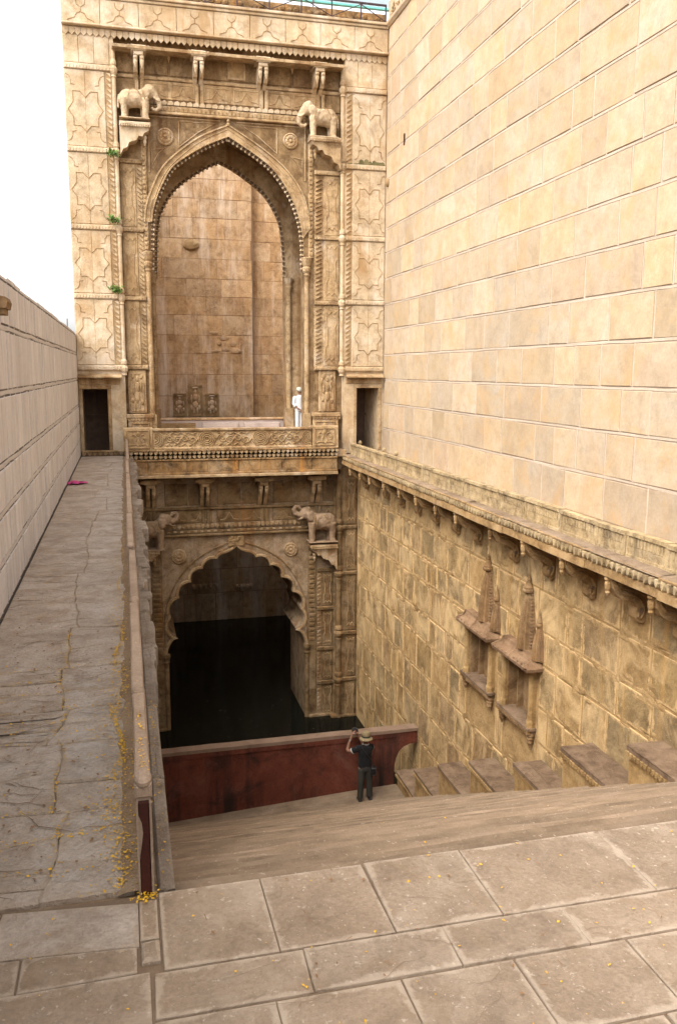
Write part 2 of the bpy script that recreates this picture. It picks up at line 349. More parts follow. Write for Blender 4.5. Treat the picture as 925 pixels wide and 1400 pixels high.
M['elephant']=mat_stone('cream statue stone',(.42,.315,.195),(.49,.385,.255),(.54,.445,.32),stain=(.26,.155,.07),stain_amt=.6,streak=.4,vari=0,bump=.35,scale=2.5,fine=.3,grime=0.5)
M['elephant_low']=mat_stone('brown statue stone',(.25,.17,.105),(.31,.22,.14),(.37,.275,.19),stain=(.10,.06,.033),stain_amt=.6,streak=.5,vari=0,bump=.3,scale=2.5,fine=.35,grime=0.6)
M['slab_grey']=mat_stone('violet grey slab',(.44,.37,.335),(.54,.46,.42),(.60,.52,.47),stain=(.32,.24,.21),stain_amt=.4,streak=.3,vari=.2)
M['ground']=mat_stone('dry earth',(.25,.19,.13),(.30,.23,.16),(.34,.27,.19),stain_amt=.2,streak=0,vari=0,scale=.4)
M['moss']=mat_stone('mossy stain',(.085,.075,.03),(.13,.115,.05),(.20,.165,.085),stain=(.03,.025,.015),stain_amt=.6,streak=0,vari=0,scale=4)
M['white']=mat_flat('white cotton',(.52,.51,.51),.85,.06)
M['turban']=mat_flat('white turban cotton',(.55,.54,.47),.9,.1,scale=20)
M['skin']=mat_flat('brown skin',(.20,.095,.055),.55,.1)
M['hair']=mat_flat('black hair',(.012,.010,.009),.6,.2)
M['black']=mat_flat('black cotton shirt',(.003,.003,.0035),1.0,.2)
M['trouser']=mat_flat('olive cotton trousers',(.028,.025,.018),.85,.2)
M['straw']=mat_flat('straw hat',(.20,.15,.075),.8,.2,scale=30)
M['shoe']=mat_flat('dark leather',(.025,.02,.017),.5,.2)
M['plastic']=mat_flat('camera black plastic',(.012,.012,.013),.35,.1)
M['steel']=mat_flat('watch steel',(.7,.7,.7),.25,.05,metal=1)
M['iron']=mat_flat('dark iron',(.045,.025,.028),.55,.2,metal=.4)
M['teal']=mat_flat('teal painted steel',(.13,.42,.38),.5,.1)
M['pink']=mat_flat('magenta cloth',(.55,.05,.22),.8,.2,scale=25)
M['leaf']=mat_flat('fresh green leaf',(.075,.15,.02),.5,.35,scale=12)
M['petal']=mat_flat('yellow petal',(.58,.32,.008),.6,.3,scale=40)
M['drypetal']=mat_flat('dry brown leaf',(.20,.10,.04),.7,.3,scale=40)
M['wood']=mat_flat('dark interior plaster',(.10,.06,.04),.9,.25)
def mat_water():
    m=bpy.data.materials.new('dark well water'); m.use_nodes=True; N=m.node_tree.nodes; L=m.node_tree.links; b=N['Principled BSDF']
    b.inputs['Base Color'].default_value=(.004,.005,.004,1); b.inputs['Roughness'].default_value=.12; b.inputs['IOR'].default_value=1.33
    b.inputs['Specular IOR Level'].default_value=.3
    t=N.new('ShaderNodeTexNoise'); t.inputs['Scale'].default_value=2.5; t.inputs['Detail'].default_value=3
    geo=N.new('ShaderNodeNewGeometry'); L.new(geo.outputs['Position'],t.inputs['Vector'])
    t2=N.new('ShaderNodeTexNoise'); t2.inputs['Scale'].default_value=9; t2.inputs['Detail'].default_value=2; L.new(geo.outputs['Position'],t2.inputs['Vector'])
    r=N.new('ShaderNodeValToRGB'); r.color_ramp.elements[0].position=.70; r.color_ramp.elements[1].position=.74
    r.color_ramp.elements[0].color=(.004,.005,.004,1); r.color_ramp.elements[1].color=(.05,.045,.035,1)
    L.new(t2.outputs['Fac'],r.inputs[0]); L.new(r.outputs[0],b.inputs['Base Color'])
    bp=N.new('ShaderNodeBump'); bp.inputs['Strength'].default_value=.04; L.new(t.outputs['Fac'],bp.inputs['Height']); L.new(bp.outputs[0],b.inputs['Normal'])
    return m
M['water']=mat_water()
def mat_sheet():
    m=bpy.data.materials.new('pale translucent sheet'); m.use_nodes=True; N=m.node_tree.nodes; L=m.node_tree.links; b=N['Principled BSDF']
    b.inputs['Base Color'].default_value=(.62,.69,.74,1); b.inputs['Roughness'].default_value=.4
    tr=N.new('ShaderNodeBsdfTranslucent'); tr.inputs['Color'].default_value=(.75,.84,.88,1)
    mx=N.new('ShaderNodeMixShader'); mx.inputs[0].default_value=.8; L.new(b.outputs[0],mx.inputs[1]); L.new(tr.outputs[0],mx.inputs[2])
    L.new(mx.outputs[0],N['Material Output'].inputs['Surface']); return m
M['sheet']=mat_sheet()

# ------------------------------------------------------------------ stone pieces laid on any plane
class Frame:
    def __init__(s,O,U,V,N): s.O=Vector(O); s.U=Vector(U); s.V=Vector(V); s.N=Vector(N)
    def p(s,u,v,n): return tuple(s.O+s.U*u+s.V*v+s.N*n)
def stone(fr, poly, d, name, mat, parent, c=0.012, inset=0.08, jit=0.004, base=-0.02, dome=0.0):
    """one stone of polygonal outline: sides, chamfer, a rim band and the field; rim=1 along the edges"""
    n=len(poly)
    P=[Vector(q) for q in poly]
    ctr=sum(P,Vector((0,0)))/n
    def ring(k):
        out=[]
        for i in range(n):
            a=P[i-1]; b=P[i]; e=P[(i+1)%n]
            d1=(b-a).normalized(); d2=(e-b).normalized()
            n1=Vector((-d1.y,d1.x)); n2=Vector((-d2.y,d2.x)); nn=n1+n2
            if nn.length<1e-5: nn=n1
            nn.normalize(); cs=max(.5,nn.dot(n1))
            q=b+nn*(k/cs); out.append(q)
        return out
    mb=MB(); rim=[]
    small=min((P[i]-P[i-1]).length for i in range(n)); 
    ex=[P[i][k] for i in range(n) for k in (0,)]; wv=min(max(p[0] for p in P)-min(p[0] for p in P), max(p[1] for p in P)-min(p[1] for p in P))
    ins=min(inset, wv*.3)
    J=[R_.uniform(-jit,jit) for _ in range(n)]
    for ringk,(rr,h,rm) in enumerate(((P,base,1),(P,d-c,1),(ring(c),d,1),(ring(c+ins),d+dome,0))):
        for i,q in enumerate(rr):
            mb.v.append(fr.p(q.x,q.y,h+(J[i] if ringk>1 else 0))); rim.append(rm)
    for r in range(3):
        for i in range(n):
            j=(i+1)%n; mb.f.append((r*n+i,r*n+j,(r+1)*n+j,(r+1)*n+i)); mb.mi.append(0)
    mb.f.append(tuple(3*n+i for i in range(n))); mb.mi.append(0)
    return mb.build(name,mat,parent,rim=rim)
def rect(u0,u1,v0,v1,j=0.0):
    r=lambda: R_.uniform(-j,j)
    return [(u0+r(),v0+r()),(u1+r(),v0+r()),(u1+r(),v1+r()),(u0+r(),v1+r())]
def strip(mb, fr, pts, w, h, base=0.0, jit=0.004):
    """raised pointing of mortar along a line of (u,v)"""
    n=len(pts); o=len(mb.v)
    for i,(u,v) in enumerate(pts):
        a=Vector(pts[max(i-1,0)]); b=Vector(pts[min(i+1,n-1)]); d=(b-a).normalized(); q=Vector((-d.y,d.x))
        for k,hh in ((-.5,base),(-.4,h),(.4,h),(.5,base)):
            ww=w*(1+R_.uniform(-.25,.25)); mb.v.append(fr.p(u+q.x*ww*k, v+q.y*ww*k+R_.uniform(-jit,jit)*.5, hh))
    for i in range(n-1):
        for k in range(3):
            mb.f.append((o+4*i+k,o+4*(i+1)+k,o+4*(i+1)+k+1,o+4*i+k+1)); mb.mi.append(0)
def blockwall(parent, fr, u0,u1, cuts, wmin,wmax, gap,d, mat, matj, rib=None, skip=(), name='stone_block', c=.012, inset=.08, jit=.006, rise=0.0, rnd=None, ribh=.6, maxn=299):
    rnd=rnd or R_
    jm=MB(); cnt=0
    for r in range(len(cuts)-1):
        v0,v1=cuts[r],cuts[r+1]
        u=u0-rnd.uniform(0,wmax*.5); edges=[]
        while u<u1: edges.append(u); u+=rnd.uniform(wmin,wmax)
        edges.append(u)
        for a,b in zip(edges[:-1],edges[1:]):
            a2,b2=max(a,u0),min(b,u1)
            if b2-a2<.12: continue
            segs=[(a2,b2)]
            for (su0,su1,sv0,sv1) in skip:
                if sv0<v1-.05 and sv1>v0+.05:
                    ns=[]
                    for s0,s1 in segs:
                        if s1<=su0 or s0>=su1: ns.append((s0,s1)); continue
                        if s0<su0: ns.append((s0,su0))
                        if s1>su1: ns.append((su1,s1))
                    segs=ns
            for s0,s1 in segs:
                if s1-s0<.09: continue
                g=gap/2; g0=g*rnd.uniform(.5,1.0)
                stone(fr, rect(s0+g0,s1-g0,v0+g,v1-g,jit), d+rnd.uniform(-.004,.006), name, mat, parent, c, inset); cnt+=1
                if rib and s1<u1-.05 and s1==b2:
                    strip(jm,fr,[(s1,v0+g*.6),(s1+rnd.uniform(-.006,.006),(v0+v1)/2),(s1,v1-g*.6)],rib*.7,d*ribh,jit=.003)
        if rib and r>0:
            n=max(3,int((u1-u0)/.5)); strip(jm,fr,[(u0+(u1-u0)*i/n, v0+rnd.uniform(-.008,.008)) for i in range(n+1)],rib,d*ribh)
    if rib and jm.v: jm.build('mortar_joint',matj,parent,kind='stuff')
    return cnt

def onX(px,py,X):
    d=RIGHT*((px-462.5)/FPX)+DOWN*((py-700)/FPX)+FWD; t=X/d.x; return (d.y*t, EYE+d.z*t)
def onZ(px,py,Z):
    d=RIGHT*((px-462.5)/FPX)+DOWN*((py-700)/FPX)+FWD; t=(Z-EYE)/d.z; return (d.x*t, d.y*t)
D=25.26; YC=25.5; WATER=-8.65
def structure(o): o['kind']='structure'; return o

# ================================================================== SETTING
# ground round the well (a ring of one sheet)
g=MB(); a,b=(-1.7,-8,8.6,38.5),( -300,-300,300,300)
vs=[(b[0],b[1],-.06),(b[2],b[1],-.06),(b[2],b[3],-.06),(b[0],b[3],-.06),(a[0],a[1],-.06),(a[2],a[1],-.06),(a[2],a[3],-.06),(a[0],a[3],-.06)]
g.add(vs,[(0,1,5,4),(1,2,6,5),(2,3,7,6),(3,0,4,7)])
structure(g.build('ground',M['ground']))
w=MB(); w.add([(-1,18.9,WATER),(8.3,18.9,WATER),(8.3,37,WATER),(-1,37,WATER)],[(0,1,2,3)])
structure(w.build('water',M['water']))
structure(MB().box(-1.2,8.4,17,38,-10.4,-10.2).build('well_floor',M['dirt_and_shade']))

GF=Frame((0,0,0),(1,0,0),(0,1,0),(0,0,1))
# --- platform at the head of the stairs
SX0,SY0=.14,3.78
plat=structure(MB().box(-1.25,6.98,-8,3.768,-1.6,-.014).build('platform',M['dirt_and_shade']))
def pav(poly,mat='paver',par=None,d=0.0,**k):
    return stone(GF,poly,d,k.pop('name','paving_stone'),M[mat],par,c=k.pop('c',.004),inset=k.pop('inset',.05),jit=.002,base=-.03,**k)
def edgeY(x,y0): return y0-.035*(x-.1)*0.5
rows=[ (3.215,3.76,[.075,.565,1.085,1.60,2.40,3.05,3.8,4.5,5.3,6.2,6.97]),
       (2.945,3.205,[.03,.655,1.29,1.885,2.62,3.3,3.9,4.7,5.5,6.3,6.97]),
       (2.52,2.935,[.03,.50,1.02,1.52,2.05,2.8,3.5,4.2,5.0,5.9,6.97]),
       (2.05,2.51,[.03,.7,1.3,1.95,2.6,3.4,4.3,5.2,6.1,6.97]),
       (1.5,2.04,[.03,.6,1.2,1.9,2.7,3.6,4.4,5.3,6.2,6.97]),(.9,1.49,[.03,.8,1.5,2.3,3.1,3.9,4.8,5.9,6.97]),(.2,.89,[.03,.7,1.5,2.3,3.1,3.9,4.8,5.9,6.97]),(-.8,.19,[.03,.9,1.8,2.7,3.6,4.5,5.6,6.97])]
for y0,y1,xs in rows:
    for x0,x1 in zip(xs[:-1],xs[1:]):
        g_=.003; s0=R_.uniform(-.012,.012)
        pav([(x0+g_,y0+g_-.012*x0*.2),(x1-g_,y0+g_-.012*x1*.2),(x1-g_+s0,y1-g_-.012*x1*.2),(x0+g_+s0*.5,y1-g_-.012*x0*.2)],par=plat,d=R_.uniform(-.003,.003))
# left side of the platform, at the foot of the walkway
for poly in ([(-.02,3.39),(-.02,3.70),(-.62,3.76),(-.66,3.44)],[(-.67,3.44),(-.63,3.76),(-1.25,3.82),(-1.25,3.46)],
             [(-.03,3.22),(-.03,3.38),(-.50,3.42),(-.50,3.21)],[(-.51,3.21),(-.51,3.42),(-1.25,3.45),(-1.25,3.2)],
             [(.02,2.80),(.02,3.21),(-.62,3.20),(-.62,2.82)],[(-.63,2.82),(-.63,3.2),(-1.25,3.19),(-1.25,2.8)],
             [(.02,2.3),(.02,2.79),(-.6,2.81),(-.6,2.3)],[(-.61,2.3),(-.61,2.81),(-1.25,2.79),(-1.25,2.3)],
             [(.02,1.3),(.02,2.29),(-.6,2.29),(-.6,1.3)],[(-.61,1.3),(-.61,2.29),(-1.25,2.29),(-1.25,1.3)],[(.02,-.8),(.02,1.29),(-1.25,1.29),(-1.25,-.8)],
             [(-.015,3.42),(.065,3.42),(.065,3.70),(-.015,3.70)]):
    A=sum(poly[i-1][0]*poly[i][1]-poly[i][0]*poly[i-1][1] for i in range(len(poly)))
    if A<0: poly=poly[::-1]
    pav(poly,'flag' if poly[0][0]<-.01 and R_.random()<.5 else 'paver',plat,R_.uniform(-.004,.004))
stone(GF,[(-.012,3.27),(.066,3.27),(.066,3.40),(-.012,3.40)],.014,'socket_stone',M['paver'],plat,c=.012,inset=.02,base=-.03)

# --- walkway along the left wall
walk=structure(MB().box(-1.25,.10,3.745,D+.02,-10.2,-.03).build('walkway',M['dust']))
FL=[]
y=3.79; left=[]; right=[]
rr=random.Random(21)
yl=3.84
ycuts_r=[3.75,4.15,4.75,5.35,5.62,6.2,6.9,7.35,8.3,9.1,10.1,10.7,11.9,12.9,13.8,15.1,15.9,17.2,18.1,19.4,20.3,21.6,22.4,23.6,24.4,25.24]
ycuts_l=[3.83,4.55,5.1,5.75,6.0,6.6,7.0,7.9,8.4,9.2,9.6,10.6,11.3,12.2,13.3,13.9,15.3,16.1,17.0,18.3,19.1,20.2,21.4,22.1,23.2,24.1,25.24]
BANDS=[3.80,4.62,5.55,6.15,7.05,8.2,9.1,10.5,11.3,12.9,14.2,15.4,17.0,18.2,19.6,20.9,22.3,23.6,25.24]
rbd=random.Random(19)
BM=[(-.47+rbd.uniform(-.17,.15),rbd.uniform(-.06,.06)) for _ in BANDS]
ycuts_l=[];ycuts_r=[]
for a_,b_ in zip(BANDS[:-1],BANDS[1:]):
    nl=rbd.choice((1,2,2,3)); nr=rbd.choice((1,1,2,2))
    for lst,n_ in ((ycuts_l,nl),(ycuts_r,nr)):
        lst.append(a_); lst+= [a_+(b_-a_)*(k+rbd.uniform(-.2,.2))/n_ for k in range(1,n_)]
ycuts_l.append(BANDS[-1]); ycuts_r.append(BANDS[-1])
def xmid(y):
    for k in range(len(BANDS)-1):
        if y<BANDS[k+1]-1e-6 or k==len(BANDS)-2:
            t=(y-BANDS[k])/(BANDS[k+1]-BANDS[k]); return BM[k][0]+BM[k][1]*(2*t-1)+.012*math.sin(y*11)
def mids(y0,y1,dx):
    n=max(1,int((y1-y0)/.16)); return [(xmid(y0+(y1-y0)*k/n)+dx, y0+(y1-y0)*k/n) for k in range(1,n)]
def wob(y,x): return .05*math.sin(y*7.3+x*2.1)
for ys,side in ((ycuts_l,0),(ycuts_r,1)):
    for i,(y0,y1) in enumerate(zip(ys[:-1],ys[1:])):
        g_=.006; last=(i==len(ys)-2)
        m0,m1=xmid(y0+1e-4),xmid(y1-1e-4)
        if side==0:
            poly=[(-1.245,y0+g_+(0 if i==0 else wob(y0,-1.2))),(-.85,y0+g_+(0 if i==0 else wob(y0,-.8)*1.3)),(m0-.0012,y0+g_)]+mids(y0,y1,-.0012)+[(m1-.0012,y1-g_),(-.85,y1-g_+(0 if last else wob(y1,-.8)*1.3)),(-1.245,y1-g_+(0 if last else wob(y1,-1.2)))]
        else:
            poly=[(m0+.0012,y0+g_),(-.035,y0+g_+(0 if i==0 else wob(y0,.2)*.6)),(-.035,y1-g_+(0 if last else wob(y1,.2)*.6)),(m1+.0012,y1-g_)]+mids(y0,y1,.0012)[::-1]
        # some slabs are cracked in two
        if side==1 and (y1-y0)>.7 and rr.random()<.4:
            t=rr.uniform(.35,.65); t2=t+rr.uniform(-.25,.25)
            PV=[Vector(p) for p in poly]; A,B,Cc,Dd=PV[:4]; mm=PV[4:][::-1]; ks=int(len(mm)*t); p1=mm[ks] if mm else (A+Dd)/2; p2=B+(Cc-B)*t2
            parts=[[A,B,p2-Vector((0,.005)),p1-Vector((0,.005))]+mm[:ks][::-1],[p1,p2,Cc,Dd]+mm[ks+1:][::-1]]
        elif side==0 and rr.random()<.45:
            PV=[Vector(p) for p in poly]; A,B,Cc=PV[:3]; Dd,Ee,F=PV[-3:]; mm=PV[3:-3]; k=rr.uniform(.35,.7); p1=A+(F-A)*k; ks=len(mm)//2
            p2=mm[ks] if mm else (Cc+Dd)/2
            pm=(p1+p2)/2+Vector((rr.uniform(-.1,.1),rr.uniform(-.07,.07))); e4=Vector((0,.005))
            parts=[[A,B,Cc]+mm[:ks]+[p2-e4,pm-e4,p1-e4],[p1,pm,p2]+mm[ks+1:]+[Dd,Ee,F]]
        else: parts=[poly]
        for q in parts:
            stone(GF,[tuple(v) for v in q],.004+rr.uniform(-.005,.006),'flagstone',M['flag'],walk,c=.009,inset=.06,jit=.006,base=-.04)

dd=MB(); nd=150
for k in range(nd+1):
    yy=3.77+(25.1-3.77)*k/nd
    wI=.05+.05*(.5+.5*noise.noise((yy*1.1,3,0)))+.05*noise.noise((yy*4.3,9,0))+.03*noise.noise((yy*13,1,4))
    dd.v+=[(-.012,yy,.014),(-.03-wI*.5,yy,.013+.004*noise.noise((yy*5,2,2))),(-.03-wI,yy,.0)]
for k in range(nd):
    for r in range(2): dd.f.append((3*k+r,3*k+3+r,3*k+4+r,3*k+1+r)); dd.mi.append(0)
o=dd.build('dust_drift',M['dust'],walk); o['kind']='stuff'
# hairline cracks and flaking edges on the flagstones
ck=MB(); rk=random.Random(55)
def crack(x,y,a,L,w,z):
    n=rk.randint(3,6); pts=[(x,y)]
    for k in range(n):
        a+=rk.uniform(-.7,.7); x+=math.cos(a)*L/n; y+=math.sin(a)*L/n; pts.append((x,y))
    o=len(ck.v)
    for i,(px,py) in enumerate(pts):
        ww=w*math.sin(math.pi*(i+.35)/(n+.7)); ck.v+=[(px,py-ww,z),(px,py+ww,z)]
    for i in range(n): ck.f.append((o+2*i,o+2*i+2,o+2*i+3,o+2*i+1)); ck.mi.append(0)
for i in range(120):
    yy=3.9+abs(rk.gauss(0,6)); xx=rk.uniform(-1.15,-.25)
    if yy>24: continue
    crack(xx,yy,rk.choice((0,math.pi))+rk.uniform(-.5,.5),rk.uniform(.1,.45),rk.uniform(.0015,.005)*(1+yy*.04),.0135)
for i in range(14):
    crack(rk.uniform(.15,2.2),rk.uniform(2.6,3.6),rk.uniform(-.3,.3),rk.uniform(.15,.5),.0012,.0065)
o=ck.build('crack',M['dirt_and_shade'],walk); o['kind']='stuff'
# --- stairs going down to the landing
stairs=structure(MB().prismx([(3.74,-.3),(3.74,-10.2),(19.3,-10.2),(19.3,-8.75),(18.3,-8.75)],.14,6.98).build('stairs',M['dirt_and_shade']))
NS=48; TR=.30; RI=.1625
for i in range(NS):
    y0=SY0+i*TR; z=-(i+1)*RI
    xs=[.145]+sorted(R_.uniform(.8,5.8) for _ in range(3))+[6.97]
    mb=MB()
    # a worn tread: the nosing dips and frays along its length
    n=26; top=[]
    for k in range(n+1):
        x=.145+(6.97-.145)*k/n
        top.append((x, R_.uniform(-.012,.012)+.02*noise.noise((x*1.3,i*3.1,0)), .012*noise.noise((x*2.1,i*1.7,5))-.006))
    vs=[];fs=[]
    for x,dy,dz in top:
        vs+= [(x,y0-.04,z+dz*.3-.003),(x,y0+TR+dy-.02,z+dz),(x,y0+TR+dy,z+dz-.018),(x,y0+TR+dy-.01,z-RI-.05)]
    for k in range(n):
        for r in range(3): fs.append((4*k+r,4*(k+1)+r,4*(k+1)+r+1,4*k+r+1))
    mb.add(vs,fs); mb.build('step',M['step'],stairs)
ZL=-NS*RI+.16-.0     # landing level
ZL=-8.06
ld=MB(); y0_,y1_=SY0+NS*TR-.1,19.268
ld.add([(.15,y0_,-8.36),(5.2,y0_,ZL-.005),(6.43,y0_,ZL+.04),(6.43,y1_,ZL+.04),(5.2,y1_,ZL-.005),(.15,y1_,-8.36),(.15,y0_,-8.7),(6.43,y0_,-8.7)],[(0,1,4,5),(1,2,3,4),(6,7,2,1,0)]); ld.build('landing_slab',M['step'],stairs)

# ================================================================== LEFT WALL
lw=thing('block_wall',(-1.45,14,0),'low plain wall of narrow pinkish grey blocks along the left walkway','wall')
MB().box(-1.7,-1.262,-8,D+.3,-.05,3.44).build('wall_core',M['left_back'],lw)
LF=Frame((-1.262,0,0),(0,1,0),(0,0,1),(1,0,0))
blockwall(lw,LF,6.5,D-.005,[0.0,.50,.98,1.46,2.20,2.91,3.46],.36,.80,.088,.012,M['left_block'],M['left_mortar'],rib=.052,inset=.05,jit=.004,c=.006,rnd=random.Random(3))
cp=MB(); y=5.0
rc=random.Random(5)
while y<D-.1:
    l=rc.uniform(.5,1.3); h=rc.uniform(0.0,.022)
    cp.bbox(-1.69,-1.25+rc.uniform(-.012,.004),y,min(y+l,D-.01)-.004,3.445,3.475+h,.01); y+=l
cp.build('wall_top',M['left_block'],lw,kind='stuff')
# stone bracket sticking out of the wall near the camera
cb=MB(); cb.prism([(-1.30,3.02),(-1.0,3.0),(-.985,3.06),(-1.0,3.10),(-1.30,3.16)],8.28,8.62); cb.box(-1.30,-1.02,8.30,8.60,2.95,3.03)
cb.build('stone_bracket',M['niche'],lw)
for yy in (24.1,):
    MB().tube([(-1.4,yy,3.4),(-1.39,yy+.01,3.4+rc.uniform(.15,.42))],.012,5).build('iron_rod',M['iron'],lw)

# ================================================================== RIGHT UPPER WALL
rw=thing('block_wall',(8.2,14,0),'towering cream and ochre sandstone block wall on the right, pale and stain streaked','wall')
MB().box(7.805,8.6,-8,25.9,-.5,12.30).build('wall_core',M['right_back'],rw)
RF=Frame((7.805,0,0),(0,1,0),(0,0,1),(-1,0,0))
cuts=[-.06,.71,1.47,2.20,2.94,3.70,4.45,5.20,5.95,6.66,7.36,8.05,8.75,9.45,10.15,10.9,11.6,12.28]
n=blockwall(rw,RF,7.6,25.24,cuts,.7,1.75,.068,.013,M['right_block'],M['right_mortar'],rib=.046,c=.006,inset=.06,jit=.007,rnd=random.Random(11))
print('right wall blocks',n)
MB().prism([(7.70,12.30),(7.76,12.22),(7.9,12.22),(7.9,12.40),(7.70,12.38)],2,25.2).build('string_course',M['right_block'],rw)
MB().box(7.80,8.55,2,25.2,12.38,12.95).build('parapet',M['facade_pale'],rw)
cr=MB()
rg=random.Random(4)
for i in range(70):
    yy=rg.uniform(21.5,25.0); zz=12.41+rg.uniform(0,.25)
    cr.box(7.77,7.83,yy,yy+rg.uniform(.02,.10),zz,zz+rg.uniform(.02,.09))
cr.build('carved_crest',M['groove'],rw,kind='stuff')
hb=MB(); hb.box(7.76,7.80,23.5,23.56,8.65,8.95); hb.build('iron_stub',M['iron'],rw)
hb=MB(); hb.ball((7.76,24.98,7.95),(.08,.08,.13),8,6); hb.build('broken_spout',M['groove'],rw)

# ================================================================== RIGHT LOWER WALL
low=thing('block_wall',(7.3,14,-8),'damp stained lower wall of grey green blocks with smeared yellow mortar under the right ledge','wall')
NIC=[(14.98,16.05),(13.22,14.22)]           # openings of the two shrine niches (Y)
NZ0,NZ1=-3.90,-2.74
XL=6.98
wc=MB()
ys=[-8,NIC[1][0],NIC[1][1],NIC[0][0],NIC[0][1],D+.3]
for i,(a_,b_) in enumerate(zip(ys[:-1],ys[1:])):
    if i in (1,3):
        wc.box(XL+.02,8.6,a_,b_,-10.2,NZ0); wc.box(XL+.02,8.6,a_,b_,NZ1,-.43); wc.box(XL+.30,8.6,a_,b_,NZ0+.001,NZ1-.001)
    else: wc.box(XL+.02,8.6,a_,b_,-10.2,-.43)
wc.build('wall_core',M['low_mortar'],low)
WF=Frame((XL+.02,0,0),(0,1,0),(0,0,1),(-1,0,0))
cutl=[-8.75,-7.7,-6.8,-5.9,-5.0,-4.12,-3.45,-2.65,-2.05,-1.32,-.44]
n=blockwall(low,WF,5.5,25.2,cutl,.5,1.15,.045,.007,M['low_block'],M['low_mortar'],rib=None,c=.010,inset=.10,jit=.014,rnd=random.Random(17),
   skip=[(13.02,14.42,-4.2,-2.6),(14.78,16.25,-4.2,-2.6)])
print('lower wall blocks',n)
# plaster blobs of mortar over the joints
bl=MB(); rb=random.Random(9)
for i in range(800):
    yy=rb.uniform(7,25); zz=rb.choice(cutl[1:-1])+rb.gauss(0,.06)
    if 12.6<yy<16.5 and -4.3<zz<-1.2: continue
    nn=7; r0=rb.uniform(.05,.22); r1=rb.uniform(.03,.09)
    vs=[(XL-.002,yy,zz)]+[(XL+.008,yy+r0*math.cos(2*math.pi*k/nn)*rb.uniform(.6,1.2),zz+r1*math.sin(2*math.pi*k/nn)*rb.uniform(.6,1.2)) for k in range(nn)]
    bl.add(vs,[(0,1+k,1+(k+1)%nn) for k in range(nn)])
bl.build('mortar_smear',M['low_mortar'],low,kind='stuff')

